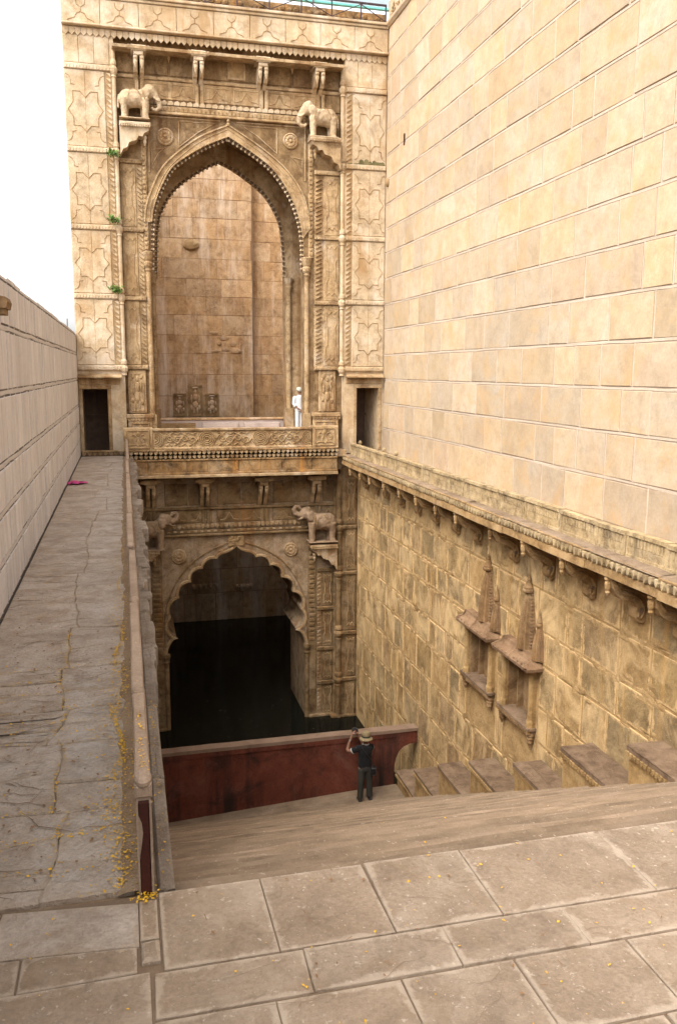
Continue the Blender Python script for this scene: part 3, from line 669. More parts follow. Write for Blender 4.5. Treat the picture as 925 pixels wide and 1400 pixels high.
# --- shrine niches
def niche(yc, oy0, oy1, ypin, label):
    t=thing('shrine_niche',(XL,yc,NZ0),label,'niche','shrine niches on the lower right wall')
    red_,tan,brn=M['niche_red'],M['block'],M['niche']
    for yp in (oy0-.06,oy1+.06):
        pl=MB().lathe([(.062,NZ0),(.062,NZ1)],(XL-.055,yp,0),8); pl.box(XL-.055,XL+.03,yp-.058,yp+.058,NZ0,NZ1)
        pl.lathe([(.085,NZ0+.001),(.085,NZ0+.10),(.066,NZ0+.14)],(XL-.055,yp,0),8); pl.lathe([(.066,NZ1-.14),(.085,NZ1-.10),(.09,NZ1-.001)],(XL-.055,yp,0),8)
        pl.build('pillar',tan,t)
    rcs=MB(); rcs.box(XL+.0,XL+.245,oy0-.001,oy0+.012,NZ0,NZ1).box(XL+.0,XL+.245,oy1-.012,oy1+.001,NZ0,NZ1).box(XL+.235,XL+.359,oy0,oy1,NZ0,NZ1).box(XL,XL+.24,oy0,oy1,NZ1-.012,NZ1+.001)
    for yy in (oy1-.16,oy0+.14): rcs.box(XL+.12,XL+.236,yy-.02,yy+.02,NZ0,NZ1-.012)
    rcs.box(XL+.20,XL+.236,oy0+.25,oy1-.30,NZ0+.02,NZ0+.98)
    rcs.build('recess',brn,t)
    sl=MB(); sl.box(XL-.15,XL+.24,oy0-.17,oy1+.20,NZ0-.045,NZ0+.002); sl.box(XL-.10,XL+.03,oy0-.13,oy1+.17,NZ0-.13,NZ0-.046)
    sill=sl.build('sill',M['blocktop'],t)
    bd=MB(); k=oy0-.14
    while k<oy1+.18: bd.box(XL-.155,XL-.09,k,k+.034,NZ0-.115,NZ0-.046); k+=.068
    bd.build('dentil_row',brn,sill,kind='stuff')
    for yy in (oy0-.07,oy1+.1):
        MB().lathe([(.075,0),(.08,-.04),(.06,-.06),(.07,-.10),(.05,-.13),(.055,-.18),(.03,-.22),(.012,-.28)][::-1],(XL-.055,yy,NZ0-.12),8).build('pendant',brn,sill)
    a0,a1=oy0-.33,oy1+.16; z0=NZ1
    prof=[(-.29,-.03),(-.30,.03),(-.26,.08),(-.19,.13),(-.15,.20),(-.14,.25)]      # (out, up), hipped at both ends
    vs=[];n=len(prof)
    for ox,oz in prof:
        e=(.30+ox)*.95
        vs+=[(XL+.02,a0+e,z0+oz),(XL+ox,a0+e,z0+oz),(XL+ox,a1-e,z0+oz),(XL+.02,a1-e,z0+oz)]
    fs=[(0,1,2,3),tuple(4*(n-1)+k for k in (3,2,1,0))]
    for r in range(n-1):
        for k in range(3): fs.append((4*r+k,4*(r+1)+k,4*(r+1)+k+1,4*r+k+1))
    hd=MB(); hd.add(vs,fs); hood=hd.build('hood',red_,t)
    for f in (.03,.5,.97):
        e=lambda ox:(.30+ox)*.95
        pts=[(XL+ox-.008,(a0+e(ox))+(a1-a0-2*e(ox))*f,z0+oz) for ox,oz in prof[1:]]
        MB().tube(pts,[.034,.03,.026,.024,.02],6).build('hood_rib',red_,hood)
    lf=MB()
    for k in range(9):
        yy=a0+.10+(a1-a0-.2)*k/8; lf.ball((XL-.275,yy,z0+.055),(.022,.05,.03),6,4)
    lf.build('hood_leaves',red_,hood,kind='stuff')
    def spire(yy,zb,h,r,depth):
        R=lambda t: r*(1-.22*t-.40*t**2.4)
        s=MB(); L=12; seg=[(-1.0,-.02),(-1.0,.30),(-.62,.42),(-.60,.72),(-.36,.76),(-.34,.94),(-.20,.94),(-.18,1.0),(.18,1.0),(.20,.94),(.34,.94),(.36,.76),(.60,.72),(.62,.42),(1.0,.30),(1.0,-.02)]
        n=len(seg)
        for i in range(L+1):
            tt=i/L; rr_=R(tt)
            for u,v in seg: s.v.append((XL+.01-rr_*depth*v, yy+rr_*u, zb+h*tt))
        for i in range(L):
            for k in range(n-1):
                p=i*n+k; s.f.append((p,p+1,p+n+1,p+n)); s.mi.append(0)
        s.f.append(tuple(L*n+k for k in range(n))); s.mi.append(0)
        tw=s.build('spire',brn,t)
        rt=R(1.0)
        cap=MB().lathe([(rt*.9,-.02),(rt*1.18,0),(rt*1.22,.03),(rt*1.0,.06),(rt*1.05,.08),(rt*.75,.12),(rt*.34,.20),(rt*.40,.22),(rt*.05,.32)],(XL-rt*depth*.45,yy,zb+h),10)
        cap.build('finial',brn,tw)
        rb_=MB()
        for i in range(1,17):
            tt=i/17; rr_=R(tt)
            for sg in (-1,1):
                y0_,y1_=sorted((yy+sg*rr_*.66,yy+sg*rr_*1.01)); rb_.box(XL-rr_*depth*.40,XL+.0,y0_,y1_,zb+h*tt,zb+h*tt+.022)
        rb_.build('spire_bands',red_,tw,kind='stuff')
    spire(ypin,z0+.245,1.05,.26,.85)
    spire(ypin-.43,z0+.15,.62,.145,1.15)
    return t
niche(15.5,NIC[0][0],NIC[0][1],15.22,'farther of two spired brown stone niches on the stained lower wall, nearer the gateway')
niche(13.75,NIC[1][0],NIC[1][1],13.46,'nearer of two spired brown stone niches on the stained lower wall, above the stepped blocks')

# --- stepped side blocks at the foot of the lower wall
bl_=[(7.4,9.40,-2.49),(9.40,11.12,-3.30),(11.12,12.72,-4.33),(12.72,14.64,-5.20),(14.64,16.32,-6.08),(16.32,17.85,-6.93),(17.85,19.2,-7.62)]
lab=['highest and nearest side block, its plaster face meeting the right edge of the stairs','second side block from the top, broad dusty top and beaded moulding','third side block from the top, with a broken crumbled corner by the wall',
 'fourth side block down, beaded edge and smooth dusty top below the shrine niches','fifth side block down, narrow pale top','sixth side block down, low in the row near the red wall','lowest side block, at the foot of the red wall arch']
for (y0_,y1_,zt),lb in zip(bl_,lab):
    t=thing('stone_block',(6.7,y1_,zt-1.2),lb,'stone block','stepped blocks along the right side of the stairs')
    XB=6.44
    zb=-(y1_-3.78)*.54-.6
    MB().prismx([(y0_-.02,-(y0_-3.78)*.54-.5),(y1_,zb),(y1_,zt-.085),(y0_-.02,zt-.085)],XB,6.97).build('plaster_body',M['block'],t)
    tp=MB(); nx,ny=5,8
    for i in range(nx+1):
        for j in range(ny+1):
            x=XB-.035+(6.97-XB+.035)*i/nx; yy=y0_-.02+(y1_+.04-y0_+.02)*j/ny
            e=.0 if (0<i<nx and 0<j<ny) else -.012
            dz=.02*noise.noise((x*3,yy*2.3,zt))+e
            if 'broken' in lb and x>6.7 and yy>y1_-.8: dz-=.16*min(1,(x-6.65)*5)
            tp.v.append((x+(R_.uniform(-.008,.008) if i==0 else 0),yy,zt+dz))
    for i in range(nx):
        for j in range(ny):
            p=i*(ny+1)+j; tp.f.append((p,p+ny+1,p+ny+2,p+1)); tp.mi.append(0)
    tp.box(XB-.03,6.965,y0_-.015,y1_+.035,zt-.09,zt-.022)
    tp.build('cap_slab',M['blocktop'],t)
    bm_=MB(); k=y0_
    while k<y1_+.02: bm_.bbox(XB-.055,XB-.005,k,k+.05,zt-.155,zt-.088,.008); k+=.082
    if 'broken' not in lb and 'fifth' not in lb: bm_.build('bead_moulding',M['block'],t,kind='stuff')
    else: MB().box(XB-.03,XB+.002,y0_-.01,y1_+.02,zt-.13,zt-.088).build('plain_moulding',M['block'],t)

# ================================================================== RIGHT LEDGE (jutting walkway with parapet)
led=thing('stone_ledge',(6.9,14,-.4),'long ochre bracketed ledge with stained panelled parapet running below the tall right wall','ledge')
yy=4.0; rc=random.Random(8)
while yy<24.7:
    l=rc.uniform(1.2,2.0); y1_=min(yy+l,24.74)
    if 24.74-y1_<.5: y1_=24.74
    dx=rc.uniform(-.012,.012); dz=rc.uniform(-.01,.01)
    P=[(6.36,-.055),(6.36,-.082),(6.42,-.088),(6.42,-.225),(6.365,-.225),(6.355,-.335),(6.44,-.36),(6.62,-.375),(6.98,-.425),(7.8,-.425),(7.8,-.05)]
    MB().prism([(x+(dx if x<7 else 0),z+dz*(x<6.9)) for x,z in P],yy+.004,y1_-.004).build('ledge_slab',M['cornice'],led)
    tp=MB(); nx=3; ny=max(4,int((y1_-yy)/.12)); 
    for i in range(nx+1):
        for j in range(ny+1):
            tp.v.append(((6.352,6.42,6.52,6.64)[i]+(rc.uniform(-.012,.010) if i==0 else 0), yy+(y1_-yy)*j/ny, -.046+dz+(-.02 if i==0 else rc.uniform(-.006,.012))))
    for i in range(nx):
        for j in range(ny):
            p=i*(ny+1)+j; tp.f.append((p,p+ny+1,p+ny+2,p+1)); tp.mi.append(0)
    tp.build('ledge_top',M['cornice_top'],led)
    yy=y1_
pt=MB(); yy=4.6
def petal_x(mb,X,y,zt,w,h,dp):
    o=[(-.5,0),(.5,0),(.5,-.45),(.28,-.8),(0,-1),(-.28,-.8),(-.5,-.45)]
    c=[(X-dp*.9,y,zt-h*.42)]
    n=len(o); vs=[(X,y+a*w,zt+b_*h) for a,b_ in o]+[(X-dp,y+a*w*.6,zt+(b_*.75-.06)*h) for a,b_ in o]
    mb.add(vs,[tuple(range(n,2*n))]+[(i,(i+1)%n,(i+1)%n+n,i+n) for i in range(n)])
while yy<24.6:
    petal_x(pt,6.412,yy,-.084+rc.uniform(-.004,.004),.104,.150*rc.uniform(.85,1.05),.075); yy+=.124
pt.build('petal_row',M['balus'],led,kind='stuff')
# brackets
for (px,py) in ((497,657),(511,664),(524.5,671),(545,682),(567,694),(591,704),(619,718),(648,732),(697,756),(744,780.5),(799,807),(864,838),(925,868),(1000,905),(1100,955),(1250,1030)):
    yb=onX(px,py,6.84)[0]
    br=MB()
    br.prism([(6.42,-.36),(7.0,-.40),(7.0,-.99),(6.95,-1.02),(6.88,-1.0),(6.84,-.94),(6.83,-.86),(6.85,-.79),(6.80,-.73),(6.70,-.68),(6.60,-.66),(6.52,-.60),(6.46,-.50)],yb-.09,yb+.09)
    bo=br.build('bracket',M['cornice'],led)
    vo=MB()
    for sy in (-1,1):
        yv=yb+sy*.09
        vo.tube([(6.50,yv,-.45),(6.58,yv,-.55),(6.70,yv,-.59),(6.80,yv,-.62),(6.90,yv,-.69),(6.955,yv,-.80),(6.94,yv,-.90),(6.90,yv,-.945),(6.865,yv,-.91),(6.87,yv,-.85)],.03,6)
        vo.tube([(6.47,yv,-.40),(6.55,yv,-.50),(6.68,yv,-.53),(6.83,yv,-.54),(6.95,yv,-.62)],.022,6)
    vo.build('volute',M['cornice'],bo)
    ey=MB(); ey.tube([(6.907,yb-.115,-.83),(6.907,yb+.115,-.83)],.032,8); ey.build('volute_eye',M['dirt_and_shade'],bo)
    for dx in (0,.13):
        MB().lathe([(.055,0),(.06,-.03),(.04,-.05),(.052,-.09),(.045,-.16),(.03,-.19),(.038,-.22),(.010,-.27)][::-1],(6.425+dx,yb,-.35-dx*.15),8).build('bud_pendant',M['cornice'],bo)
# parapet panels
XB=6.62
pxs=[474,491.6,508,524.5,542.7,562,578,591,612,634,658,680,718,765.7,815.5,855.7,912,985,1075,1200,1400]
pys=[608+ (x-474)*.352 for x in pxs]
yb=[min(24.72,onX(x,y_,XB)[0]) for x,y_ in zip(pxs,pys)]
for i in range(len(yb)-1):
    y1_,y0_=yb[i],yb[i+1]
    if y1_-y0_<.08: continue
    zt=.315+rc.uniform(-.01,.012); lean=rc.uniform(-.01,.01)
    p=MB(); p.box(XB-lean,XB+.10,y0_+.008,y1_-.008,-.07,zt)
    po=p.build('parapet_panel',M['balus'],led)
    r_=MB()
    r_.box(XB-.025-lean,XB+.09,y0_+.006,y1_-.006,zt-.055,zt+.004)
    r_.box(XB-.018-lean,XB+.02,y0_+.006,y1_-.006,-.07,.0)
    r_.box(XB-.014-lean,XB+.02,y0_+.006,y0_+.05,0.0,zt-.056); r_.box(XB-.014-lean,XB+.02,y1_-.05,y1_-.006,0.0,zt-.056)
    r_.build('panel_frame',M['balus'],po)
    fl=MB(); k=y0_+.10
    while k<y1_-.12:
        fl.box(XB-.010-lean,XB+.01,k,k+.035,.13,zt-.075); fl.box(XB-.030-lean,XB+.02,k+.005,k+.035,zt-.05,zt-.012); k+=.075
    fl.build('flutes',M['balus'],po,kind='stuff')
    # dirty crack at the joint
    if i%3!=1: MB().box(XB-.004,XB+.08,y1_-.012,y1_+.010,-.06,zt-.03).build('open_joint_and_shade',M['dirt_and_shade'],po)
for px,py in ((491.6,600),(524,612),(541,622)):
    yk=onX(px,py,XB+.03)[0]
    MB().lathe([(.035,-.03),(.05,.0),(.025,.03),(.055,.07),(.05,.11),(.01,.15)],(XB+.04,yk,.31),8).build('finial_knob',M['balus'],led)

# ================================================================== RED WALL
YR=19.27
red=thing('red_wall',(3.6,YR+.15,-8.2),'dark red stained parapet wall crossing the well at the foot of the stairs','wall')
arc=[(6.37,-8.3),(6.37,-7.75),(6.38,-7.5),(6.42,-7.3),(6.50,-7.13),(6.62,-7.02),(6.78,-6.96),(6.98,-6.94),(6.98,-6.62),(.12,-6.62),(.12,-9.0),(6.37,-9.0)]
MB().prism(arc,YR,YR+.24).build('wall_body',M['red'],red)
c_=MB(); nn=30
for i in range(nn):
    x0=.12+6.86*i/nn; x1=.12+6.86*(i+1)/nn
    c_.prism([(x0,-6.62),(x1,-6.62),(x1,-6.535+.012*noise.noise((x1*2,0,0))),(x0,-6.535+.012*noise.noise((x0*2,0,0)))],YR-.02,YR+.26)
c_.build('coping',M['pinkcoping'],red)
MB().box(.12,6.4,YR-.02,YR+.0,-6.74,-6.621).build('drip_band',M['red'],red)

# ================================================================== GATEWAY FACADE
gate=thing('gateway',(3.15,D,WATER),'ornately carved sandstone gateway, tall pointed arch above and lobed water arch below','gateway')
DK='facade_dark'
def q(x,z,Y): return sc(x,z,Y)
def qb(mb,x0,x1,z0,z1,Y,pr,b=.012,back=.03):
    a0,c0=q(x0,z0,Y); a1,c1=q(x1,z1,Y); mb.bbox(a0,a1,Y-pr,Y+back,c0,c1,b); return mb
def ql(pts,Y): return [q(x,z,Y) for x,z in pts]
# --- bodies
MB().prism([(-1.25,-.05),(-1.15,-.05),(-1.15,1.93),(-.44,1.93),(-.44,-.05),(.06,-.05),(.06,11.9),(-1.25,11.9)],D,27.96).build('left_bay_wall',M['facade_pale'],gate)
MB().prism([(6.52,-.05),(6.93,-.05),(6.93,1.96),(7.64,1.96),(7.64,-.05),(7.80,-.05),(7.80,11.9),(6.52,11.9)],D,27.96).build('right_bay_wall',M['facade_pale'],gate)
archL=[(.86,5.2),(.88,5.6),(.93,6.57),(1.02,7.04),(1.27,7.64),(1.60,8.13),(2.40,8.66),(3.12,8.98)]
archR=[(3.12,8.98),(4.03,8.45),(4.52,8.03),(4.92,7.45),(5.16,6.86),(5.27,6.31),(5.29,5.6),(5.29,5.2)]
aL=catmull(archL,5); aR=catmull(archR,5)
AX0,AX1=.84,5.29
intr=aL[:-1]+aR
def ubody(curve,x0,x1,y0,y1,ztop,xa,xb,zf=.2):
    poly=[(x0,zf),(xa,zf)]+curve+[(xb,zf),(x1,zf),(x1,ztop),(x0,ztop)]
    return MB().prism(poly,y0,y1)
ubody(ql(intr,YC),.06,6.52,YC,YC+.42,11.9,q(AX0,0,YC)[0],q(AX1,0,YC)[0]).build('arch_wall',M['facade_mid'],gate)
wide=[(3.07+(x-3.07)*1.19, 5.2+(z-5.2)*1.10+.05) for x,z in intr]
ubody(wide,.06,6.52,YC+.42,27.45,11.9,wide[0][0],wide[-1][0]).build('vault_chamber',M['facade_dark'],gate)  # darker stone puts the vault's shade into its colour
YB=27.45
bc=at(300,221,YB)
bR=[at(x,y,YB) for x,y in ((300,219),(325,233),(360.7,262),(380,293),(387,320),(390,361))]
bRc=catmull(bR+[(bR[-1][0],5.3)],5); bLc=[(2*bc[0]-x,z) for x,z in bRc][::-1]
back=bLc[:-1]+bRc
BX0,BX1=back[0][0],back[-1][0]
ubody(back,.06,6.52,YB,27.96,11.9,BX0,BX1).build('rear_arch_wall',M['facade'],gate)
# lower wall with the lobed arch
cus=[(3.165,-2.89),(2.58,-3.23),(2.14,-3.50),(1.78,-3.90),(1.42,-4.38),(1.16,-4.97),(1.30,-5.62)]
def lobe(a,b,sag,n=7,ctr=(3.165,-5.6)):
    A=Vector(a);B=Vector(b); m=(A+B)/2; d=B-A; nn=Vector((-d.y,d.x)).normalized()
    if (m+nn-Vector(ctr)).length<(m-Vector(ctr)).length: nn=-nn
    out=[]
    for k in range(n):
        t=k/n; out.append(tuple(A+d*t+nn*sag*4*t*(1-t)))
    return out
half=[]
half+=[(3.165,-2.86),(3.05,-2.97),(2.90,-3.04),(2.74,-3.08),(2.63,-3.15)]
for a,b,sg in zip(cus[1:-1],cus[2:],(.13,.15,.16,.17,.17)): half+=lobe(a,b,sg)
half+=lobe(cus[-1],(1.03,-6.25),.10)[:]+[(1.03,-6.25)]
LX0,LX1=1.0,5.33
rhalf=[(2*3.165-x,z) for x,z in half]
lc=half[::-1]+rhalf[1:]
lcq=ql(lc,YC)
lo=[(.10,-10.2),(q(LX0,0,YC)[0],-10.2)]+lcq+[(q(LX1,0,YC)[0],-10.2),(7.05,-10.2),(7.05,.2),(.10,.2)]
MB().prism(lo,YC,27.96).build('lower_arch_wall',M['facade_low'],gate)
# upper floor of the gateway, lengthened over the open shaft to darken the room below
MB().box(.06,6.52,YC+.012,27.95,.06,.56).build('gallery_floor_and_light_block',M['rear'],gate); MB().box(-1.02,7.82,27.962,34.6,.06,.56).build('gallery_floor_and_light_block',M['rear'],gate)  # far slab added beyond the low wall, out of view, to block daylight
MB().box(-1.27,-1.02,27.97,38,-10.2,13).build('shaft_side_wall',M['rear'],gate); MB().box(7.82,9,27.97,38,-10.2,13).build('shaft_side_wall',M['rear'],gate)
for xa,xb in ((-1.24,.05),(6.53,7.79)):
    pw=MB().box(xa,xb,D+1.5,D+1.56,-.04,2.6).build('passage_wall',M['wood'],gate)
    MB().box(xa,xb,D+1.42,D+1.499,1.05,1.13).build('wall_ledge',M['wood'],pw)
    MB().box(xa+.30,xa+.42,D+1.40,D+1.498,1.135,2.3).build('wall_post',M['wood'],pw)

# --- bays: ledges, panels, cartouches, leaf borders
STAR=[(-.62,.27),(-.26,.27),(0,.19),(.26,.27),(.62,.27),(.62,.38),(.88,.48),(.62,.58),(.62,.72),(.26,.72),(0,.64),(-.26,.72),(-.62,.72),(-.62,.58),(-.88,.48),(-.62,.38)]
def uv(x0,x1,z0,z1,pts,Y): return [q(x0+(x1-x0)*(u*.5+.5), z0+(z1-z0)*v, Y) for u,v in pts]
def panel(x0,x1,z0,z1,Y,mat='facade_pale',style='star',pr=.03,name='carved_panel'):
    p=qb(MB(),x0,x1,z0,z1,Y,pr,.012).build(name,M[mat],gate)
    Yf=Y-pr
    if style=='star':
        g_=MB(); w_=.020
        g_.ribbon(uv(x0,x1,z0,z1,STAR,Y),Yf,w_,.014,True)
        for sx in (-1,1):
            for zz in (0,1):
                f=lambda v: v if zz==0 else 1-v
                g_.ribbon(uv(x0,x1,z0,z1,[(sx*.95,f(.06)),(sx*.80,f(.08)),(sx*.70,f(.13)),(sx*.70,f(.19)),(sx*.50,f(.20))],Y),Yf,w_*.85,.012)
        g_.ribbon(uv(x0,x1,z0,z1,[(0,.0),(0,.19)],Y),Yf,w_*.6,.008); g_.ribbon(uv(x0,x1,z0,z1,[(0,.64),(0,1)],Y),Yf,w_*.6,.008)
        g_.ribbon(uv(x0,x1,z0,z1,[(0,.19),(0,.64)],Y),Yf,w_*.4,.004)
        g_.build('cartouche',M['groove'],p)
    if style=='slim':
        g_=MB()
        L=[(-.7,.08),(-.3,.14),(0,.09),(.3,.14),(.7,.08),(.7,.30),(.45,.36),(.45,.64),(.7,.70),(.7,.92),(.3,.86),(0,.91),(-.3,.86),(-.7,.92),(-.7,.70),(-.45,.64),(-.45,.36),(-.7,.30)]
        g_.ribbon(uv(x0,x1,z0,z1,L,Y),Yf,.024,.016,True); g_.build('cartouche',M['groove'],p)
    if style=='figure':
        f=MB(); F=lambda u,v: uv(x0,x1,z0,z1,[(u,v)],Y)[0]
        w_=(q(x1,0,Y)[0]-q(x0,0,Y)[0])*.5; h_=(z1-z0)
        def bl(u,v,ru,rv): X,Z=F(u,v); f.ball((X,Yf,Z),(ru*w_,.035,rv*h_),8,5)
        bl(0,.80,.18,.075); bl(0,.60,.30,.14); bl(0,.38,.34,.14); bl(-.2,.16,.12,.14); bl(.2,.16,.12,.14); bl(-.42,.56,.12,.13); bl(.42,.62,.12,.13); bl(-.55,.3,.18,.06); bl(.55,.26,.16,.07); bl(.5,.85,.2,.06); bl(-.5,.86,.2,.06)
        f.ribbon(uv(x0,x1,z0,z1,[(-.75,.05),(.75,.05),(.75,.7),(.45,.92),(-.45,.92),(-.75,.7)],Y),Yf,.03,.018,True)
        f.build('figure_relief',M[mat],p,smooth=True)
    if style=='flower':
        f=MB()
        for sx in (-1,1):
            f.ribbon(uv(x0,x1,z0,z1,catmull([(0,.1),(sx*.25,.35),(sx*.1,.6),(sx*.45,.75),(sx*.7,.5),(sx*.5,.35)],4),Y),Yf,.035,.02)
            f.ribbon(uv(x0,x1,z0,z1,catmull([(sx*.15,.2),(sx*.55,.22),(sx*.8,.12)],4),Y),Yf,.03,.02)
            X,Z=uv(x0,x1,z0,z1,[(sx*.55,.55)],Y)[0]; f.ball((X,Yf,Z),(.06,.03,.06),6,4)
        X,Z=uv(x0,x1,z0,z1,[(0,.8)],Y)[0]; f.ball((X,Yf,Z),(.07,.03,.09),6,4)
        f.ribbon(uv(x0,x1,z0,z1,[(-.9,.03),(.9,.03),(.9,.97),(-.9,.97)],Y),Yf,.035,.022,True)
        f.build('flower_relief',M['groove'],p)
    return p
def ledge(x0,x1,z0,z1,Y,pr=.07,mat='facade_pale',teeth=True,name='string_ledge'):
    o=qb(MB(),x0,x1,z0,z1,Y,pr,.015).build(name,M[mat],gate)
    if teeth:
        mb=MB(); a=x0+.03
        while a<x1-.05: qb(mb,a,a+.055,z0+.03,z1-.035,Y-pr,.014,.006,.01); a+=.085
        mb.build('ledge_beads',M[mat],o,kind='stuff')
    return o
def leaves(x0,x1,z0,z1,Y,pr,mat='facade_pale',pitch=.135,side=1,par=None):
    mb=MB(); z=z0
    qb(MB(),x0-.005,x1+.005,z0,z1,Y,.012,.003,.02).build('border_bed',M['groove'],par or gate)
    while z<z1-pitch:
        if side>0: t=[(x0,z),(x0,z+pitch*.15),(x1,z+pitch*.95),(x1,z+pitch*.62)]; c=[(x0,z+pitch*.3),(x1-.02,z+pitch*1.05),(x0,z+pitch*.95)]
        else: t=[(x1,z),(x1,z+pitch*.15),(x0,z+pitch*.95),(x0,z+pitch*.62)]; c=[(x1,z+pitch*.3),(x0+.02,z+pitch*1.05),(x1,z+pitch*.95)]
        mb.prism(ql(c,Y),Y-pr,Y+.01); z+=pitch
    mb.build('leaf_border',M[mat],par or gate,kind='stuff')
ZL_=[2.52,4.50,6.36,8.39,10.50]
for i,z in enumerate(ZL_):
    ledge(-1.25,.02,z-.07,z+.07,D,.06); ledge(6.56,7.78,z-.07,z+.07,D,.06)
for z0,z1 in zip(ZL_[:-1],ZL_[1:]):
    panel(-1.24,-.20,z0+.085,z1-.085,D); panel(6.78,7.77,z0+.085,z1-.085,D)
    leaves(-.18,-.04,z0+.10,z1-.09,D,.035,side=-1); leaves(6.58,6.74,z0+.10,z1-.09,D,.035,side=1)
for x0,x1 in ((-1.24,-.85),(-.84,-.45),(-.44,-.06),(6.58,6.9),(6.91,7.32),(7.33,7.77)):
    qb(MB(),x0,x1,10.59,11.28,D,.02).build('plain_panel',M['facade_pale'],gate)
# mossy stain on the right bay ledge
mo=MB(); rm=random.Random(2)
for i in range(26):
    x=6.62+rm.random()*1.1; h=rm.uniform(.03,.16)*(1.3-abs(x-7.2)); 
    X,Z=q(x,8.47,D); mo.ball((X,D-.030,Z+h*.2),(.07,.012,max(.015,h*.6)),7,4)
mo.build('moss_patch',M['moss'],gate,kind='stuff')
# colonnettes between bay and pilaster, with little pots at each ledge
def colonnette(x,z0,z1,Y,r,stops,mat='facade_pale'):
    X=q(x,0,Y)[0]; Z0=q(x,z0,Y)[1]; Z1=q(x,z1,Y)[1]
    c=MB().tube([(X,Y,Z0),(X,Y,Z1)],r,10).build('colonnette',M[mat],gate,smooth=False)
    for s_ in stops:
        Zs=q(x,s_,Y)[1]
        MB().lathe([(r*.6,-.22),(r*1.3,-.20),(r*1.1,-.15),(r*1.7,-.08),(r*1.9,0),(r*1.5,.05),(r*1.1,.08),(r*1.5,.12),(r*1.4,.2),(r*.5,.30)],(X,Y-.01,Zs),9).build('colonnette_pot',M[mat],c)
colonnette(.045,2.4,11.1,D+.02,.058,ZL_)
colonnette(6.46,2.4,11.1,D+.02,.062,ZL_)
# doors of the two bays
for x0,x1,xa,xb,zt in ((-1.15,-.44,-1.25,.02,1.93),(6.93,7.64,6.58,7.80,1.96)):
    for a,b in ((x0-.08,x0+.01),(x1-.01,x1+.09)): qb(MB(),a,b,.0 if xa<0 else .05,zt+.02,D,.035).build('door_jamb',M['facade'],gate)
    qb(MB(),x0-.08,x1+.10,zt-.01,zt+.10,D,.045).build('door_lintel',M['facade'],gate)
    qb(MB(),xa+.02,xb-.1,zt+.12,zt+.30,D,.02).build('lintel_panel',M['facade'],gate)
    e=MB(); a0,c0=q(xa+.0,0,D)[0],q(xa,zt+.34,D)[1]; a1=q(xb-.06,0,D)[0]
    e.prismx([(D+.02,c0+.09),(D-.26,c0+.0),(D-.26,c0-.035),(D+.02,c0-.0)],a0,a1); e.build('door_hood',M['facade'],gate)
for z,x0,x1 in ((.06,-1.24,-.03),):
    qb(MB(),x0,x1,.115,.17,D,.11).build('door_sill',M['facade'],gate); qb(MB(),x0,x1,-.02,.114,D,.03).build('sill_bed',M['dirt_and_shade'],gate)
    hp=MB(); x=x0+.03
    while x<x1-.1:
        hp.prism([(x,.112),(x+.105,.112),(x+.11,.075),(x+.052,.015),(x-.005,.075)],D-.09,D-.02); x+=.148
    hp.build('heart_row',M['facade'],gate,kind='stuff')
# --- pilasters of the upper arch
PZ=[2.54,4.46,6.33,8.15]
for i,z in enumerate(PZ):
    ledge(.10,.72,z-.06,z+.06,YC,.12,'facade'); ledge(5.60,6.40,z-.06,z+.06,YC,.12,'facade')
for z0,z1 in zip(PZ[:-1],PZ[1:]):
    panel(.12,.53,z0+.07,z1-.07,YC,'facade','slim',.08); leaves(.55,.69,z0+.08,z1-.07,YC,.09,'facade',.12,side=-1)
    panel(5.88,6.36,z0+.07,z1-.07,YC,'facade','slim',.08); leaves(5.64,5.84,z0+.08,z1-.07,YC,.09,'facade',.12,side=1)
    for x0,x1 in ((.10,.74),(5.60,6.40)): qb(MB(),x0,x1,z0+.06,z1-.06,YC,.045).build('pilaster_shaft',M['facade'],gate)
panel(.13,.64,1.24,2.46,YC,'facade','figure',.07,'figure_panel'); panel(5.74,6.26,1.24,2.46,YC,'facade','figure',.07,'figure_panel')
for x0,x1 in ((.06,.82),(5.50,6.38)):
    qb(MB(),x0,x1,1.10,1.21,YC,.22).build('pedestal_cap',M['facade'],gate)
    hp=MB(); x=x0+.03
    while x<x1-.06:
        pts=[(x,1.10),(x+.075,1.10),(x+.085,1.06),(x+.0375,1.005),(x-.01,1.06)]; hp.prism(ql(pts,YC),YC-.20,YC-.05); x+=.098
    hp.build('heart_row',M['facade'],gate,kind='stuff')
    qb(MB(),x0+.04,x1-.04,.22,1.04,YC-.05,.12).build('pedestal',M['facade'],gate)
    panel(x0+.12,x1-.12,.30,.95,YC-.17,'facade','flower',.02,'pedestal_panel')
# rope strips and jamb columns
for xr,xc,s_ in ((.77,.80,1),(5.50,5.37,-1)):
    x0=xr-.07; qb(MB(),x0,x0+.14,5.75,9.2,YC,.05).build('rope_strip',M['facade'],gate)
    rp=MB(); z=5.85
    while z<9.1:
        X,Z=q(x0+.07,z,YC); rp.ball((X,YC-.055,Z),(.045,.03,.05),6,4) if int(z*8)%2 else rp.bbox(X-.045,X+.045,YC-.08,YC-.03,Z-.04,Z+.04,.01); z+=.125
    rp.build('rope_beads',M['groove'],gate,kind='stuff')
    X,Z=q(xc,1.2,YC); Zt=q(xc,5.25,YC)[1]
    co=MB().tube([(X,YC-.02,Z),(X,YC-.02,Zt)],.075,10).build('jamb_column',M['facade'],gate)
    MB().lathe([(.075,-.05),(.10,0),(.085,.05),(.12,.12),(.13,.2),(.10,.25),(.125,.30),(.15,.42),(.16,.50),(.12,.52)],(X,YC-.02,Zt),10).build('column_capital',M['facade'],co)
    MB().box(X-.11,X+.11,YC-.14,YC+.02,q(0,.58,YC)[1],q(0,1.2,YC)[1]).build('column_base',M['facade'],co)
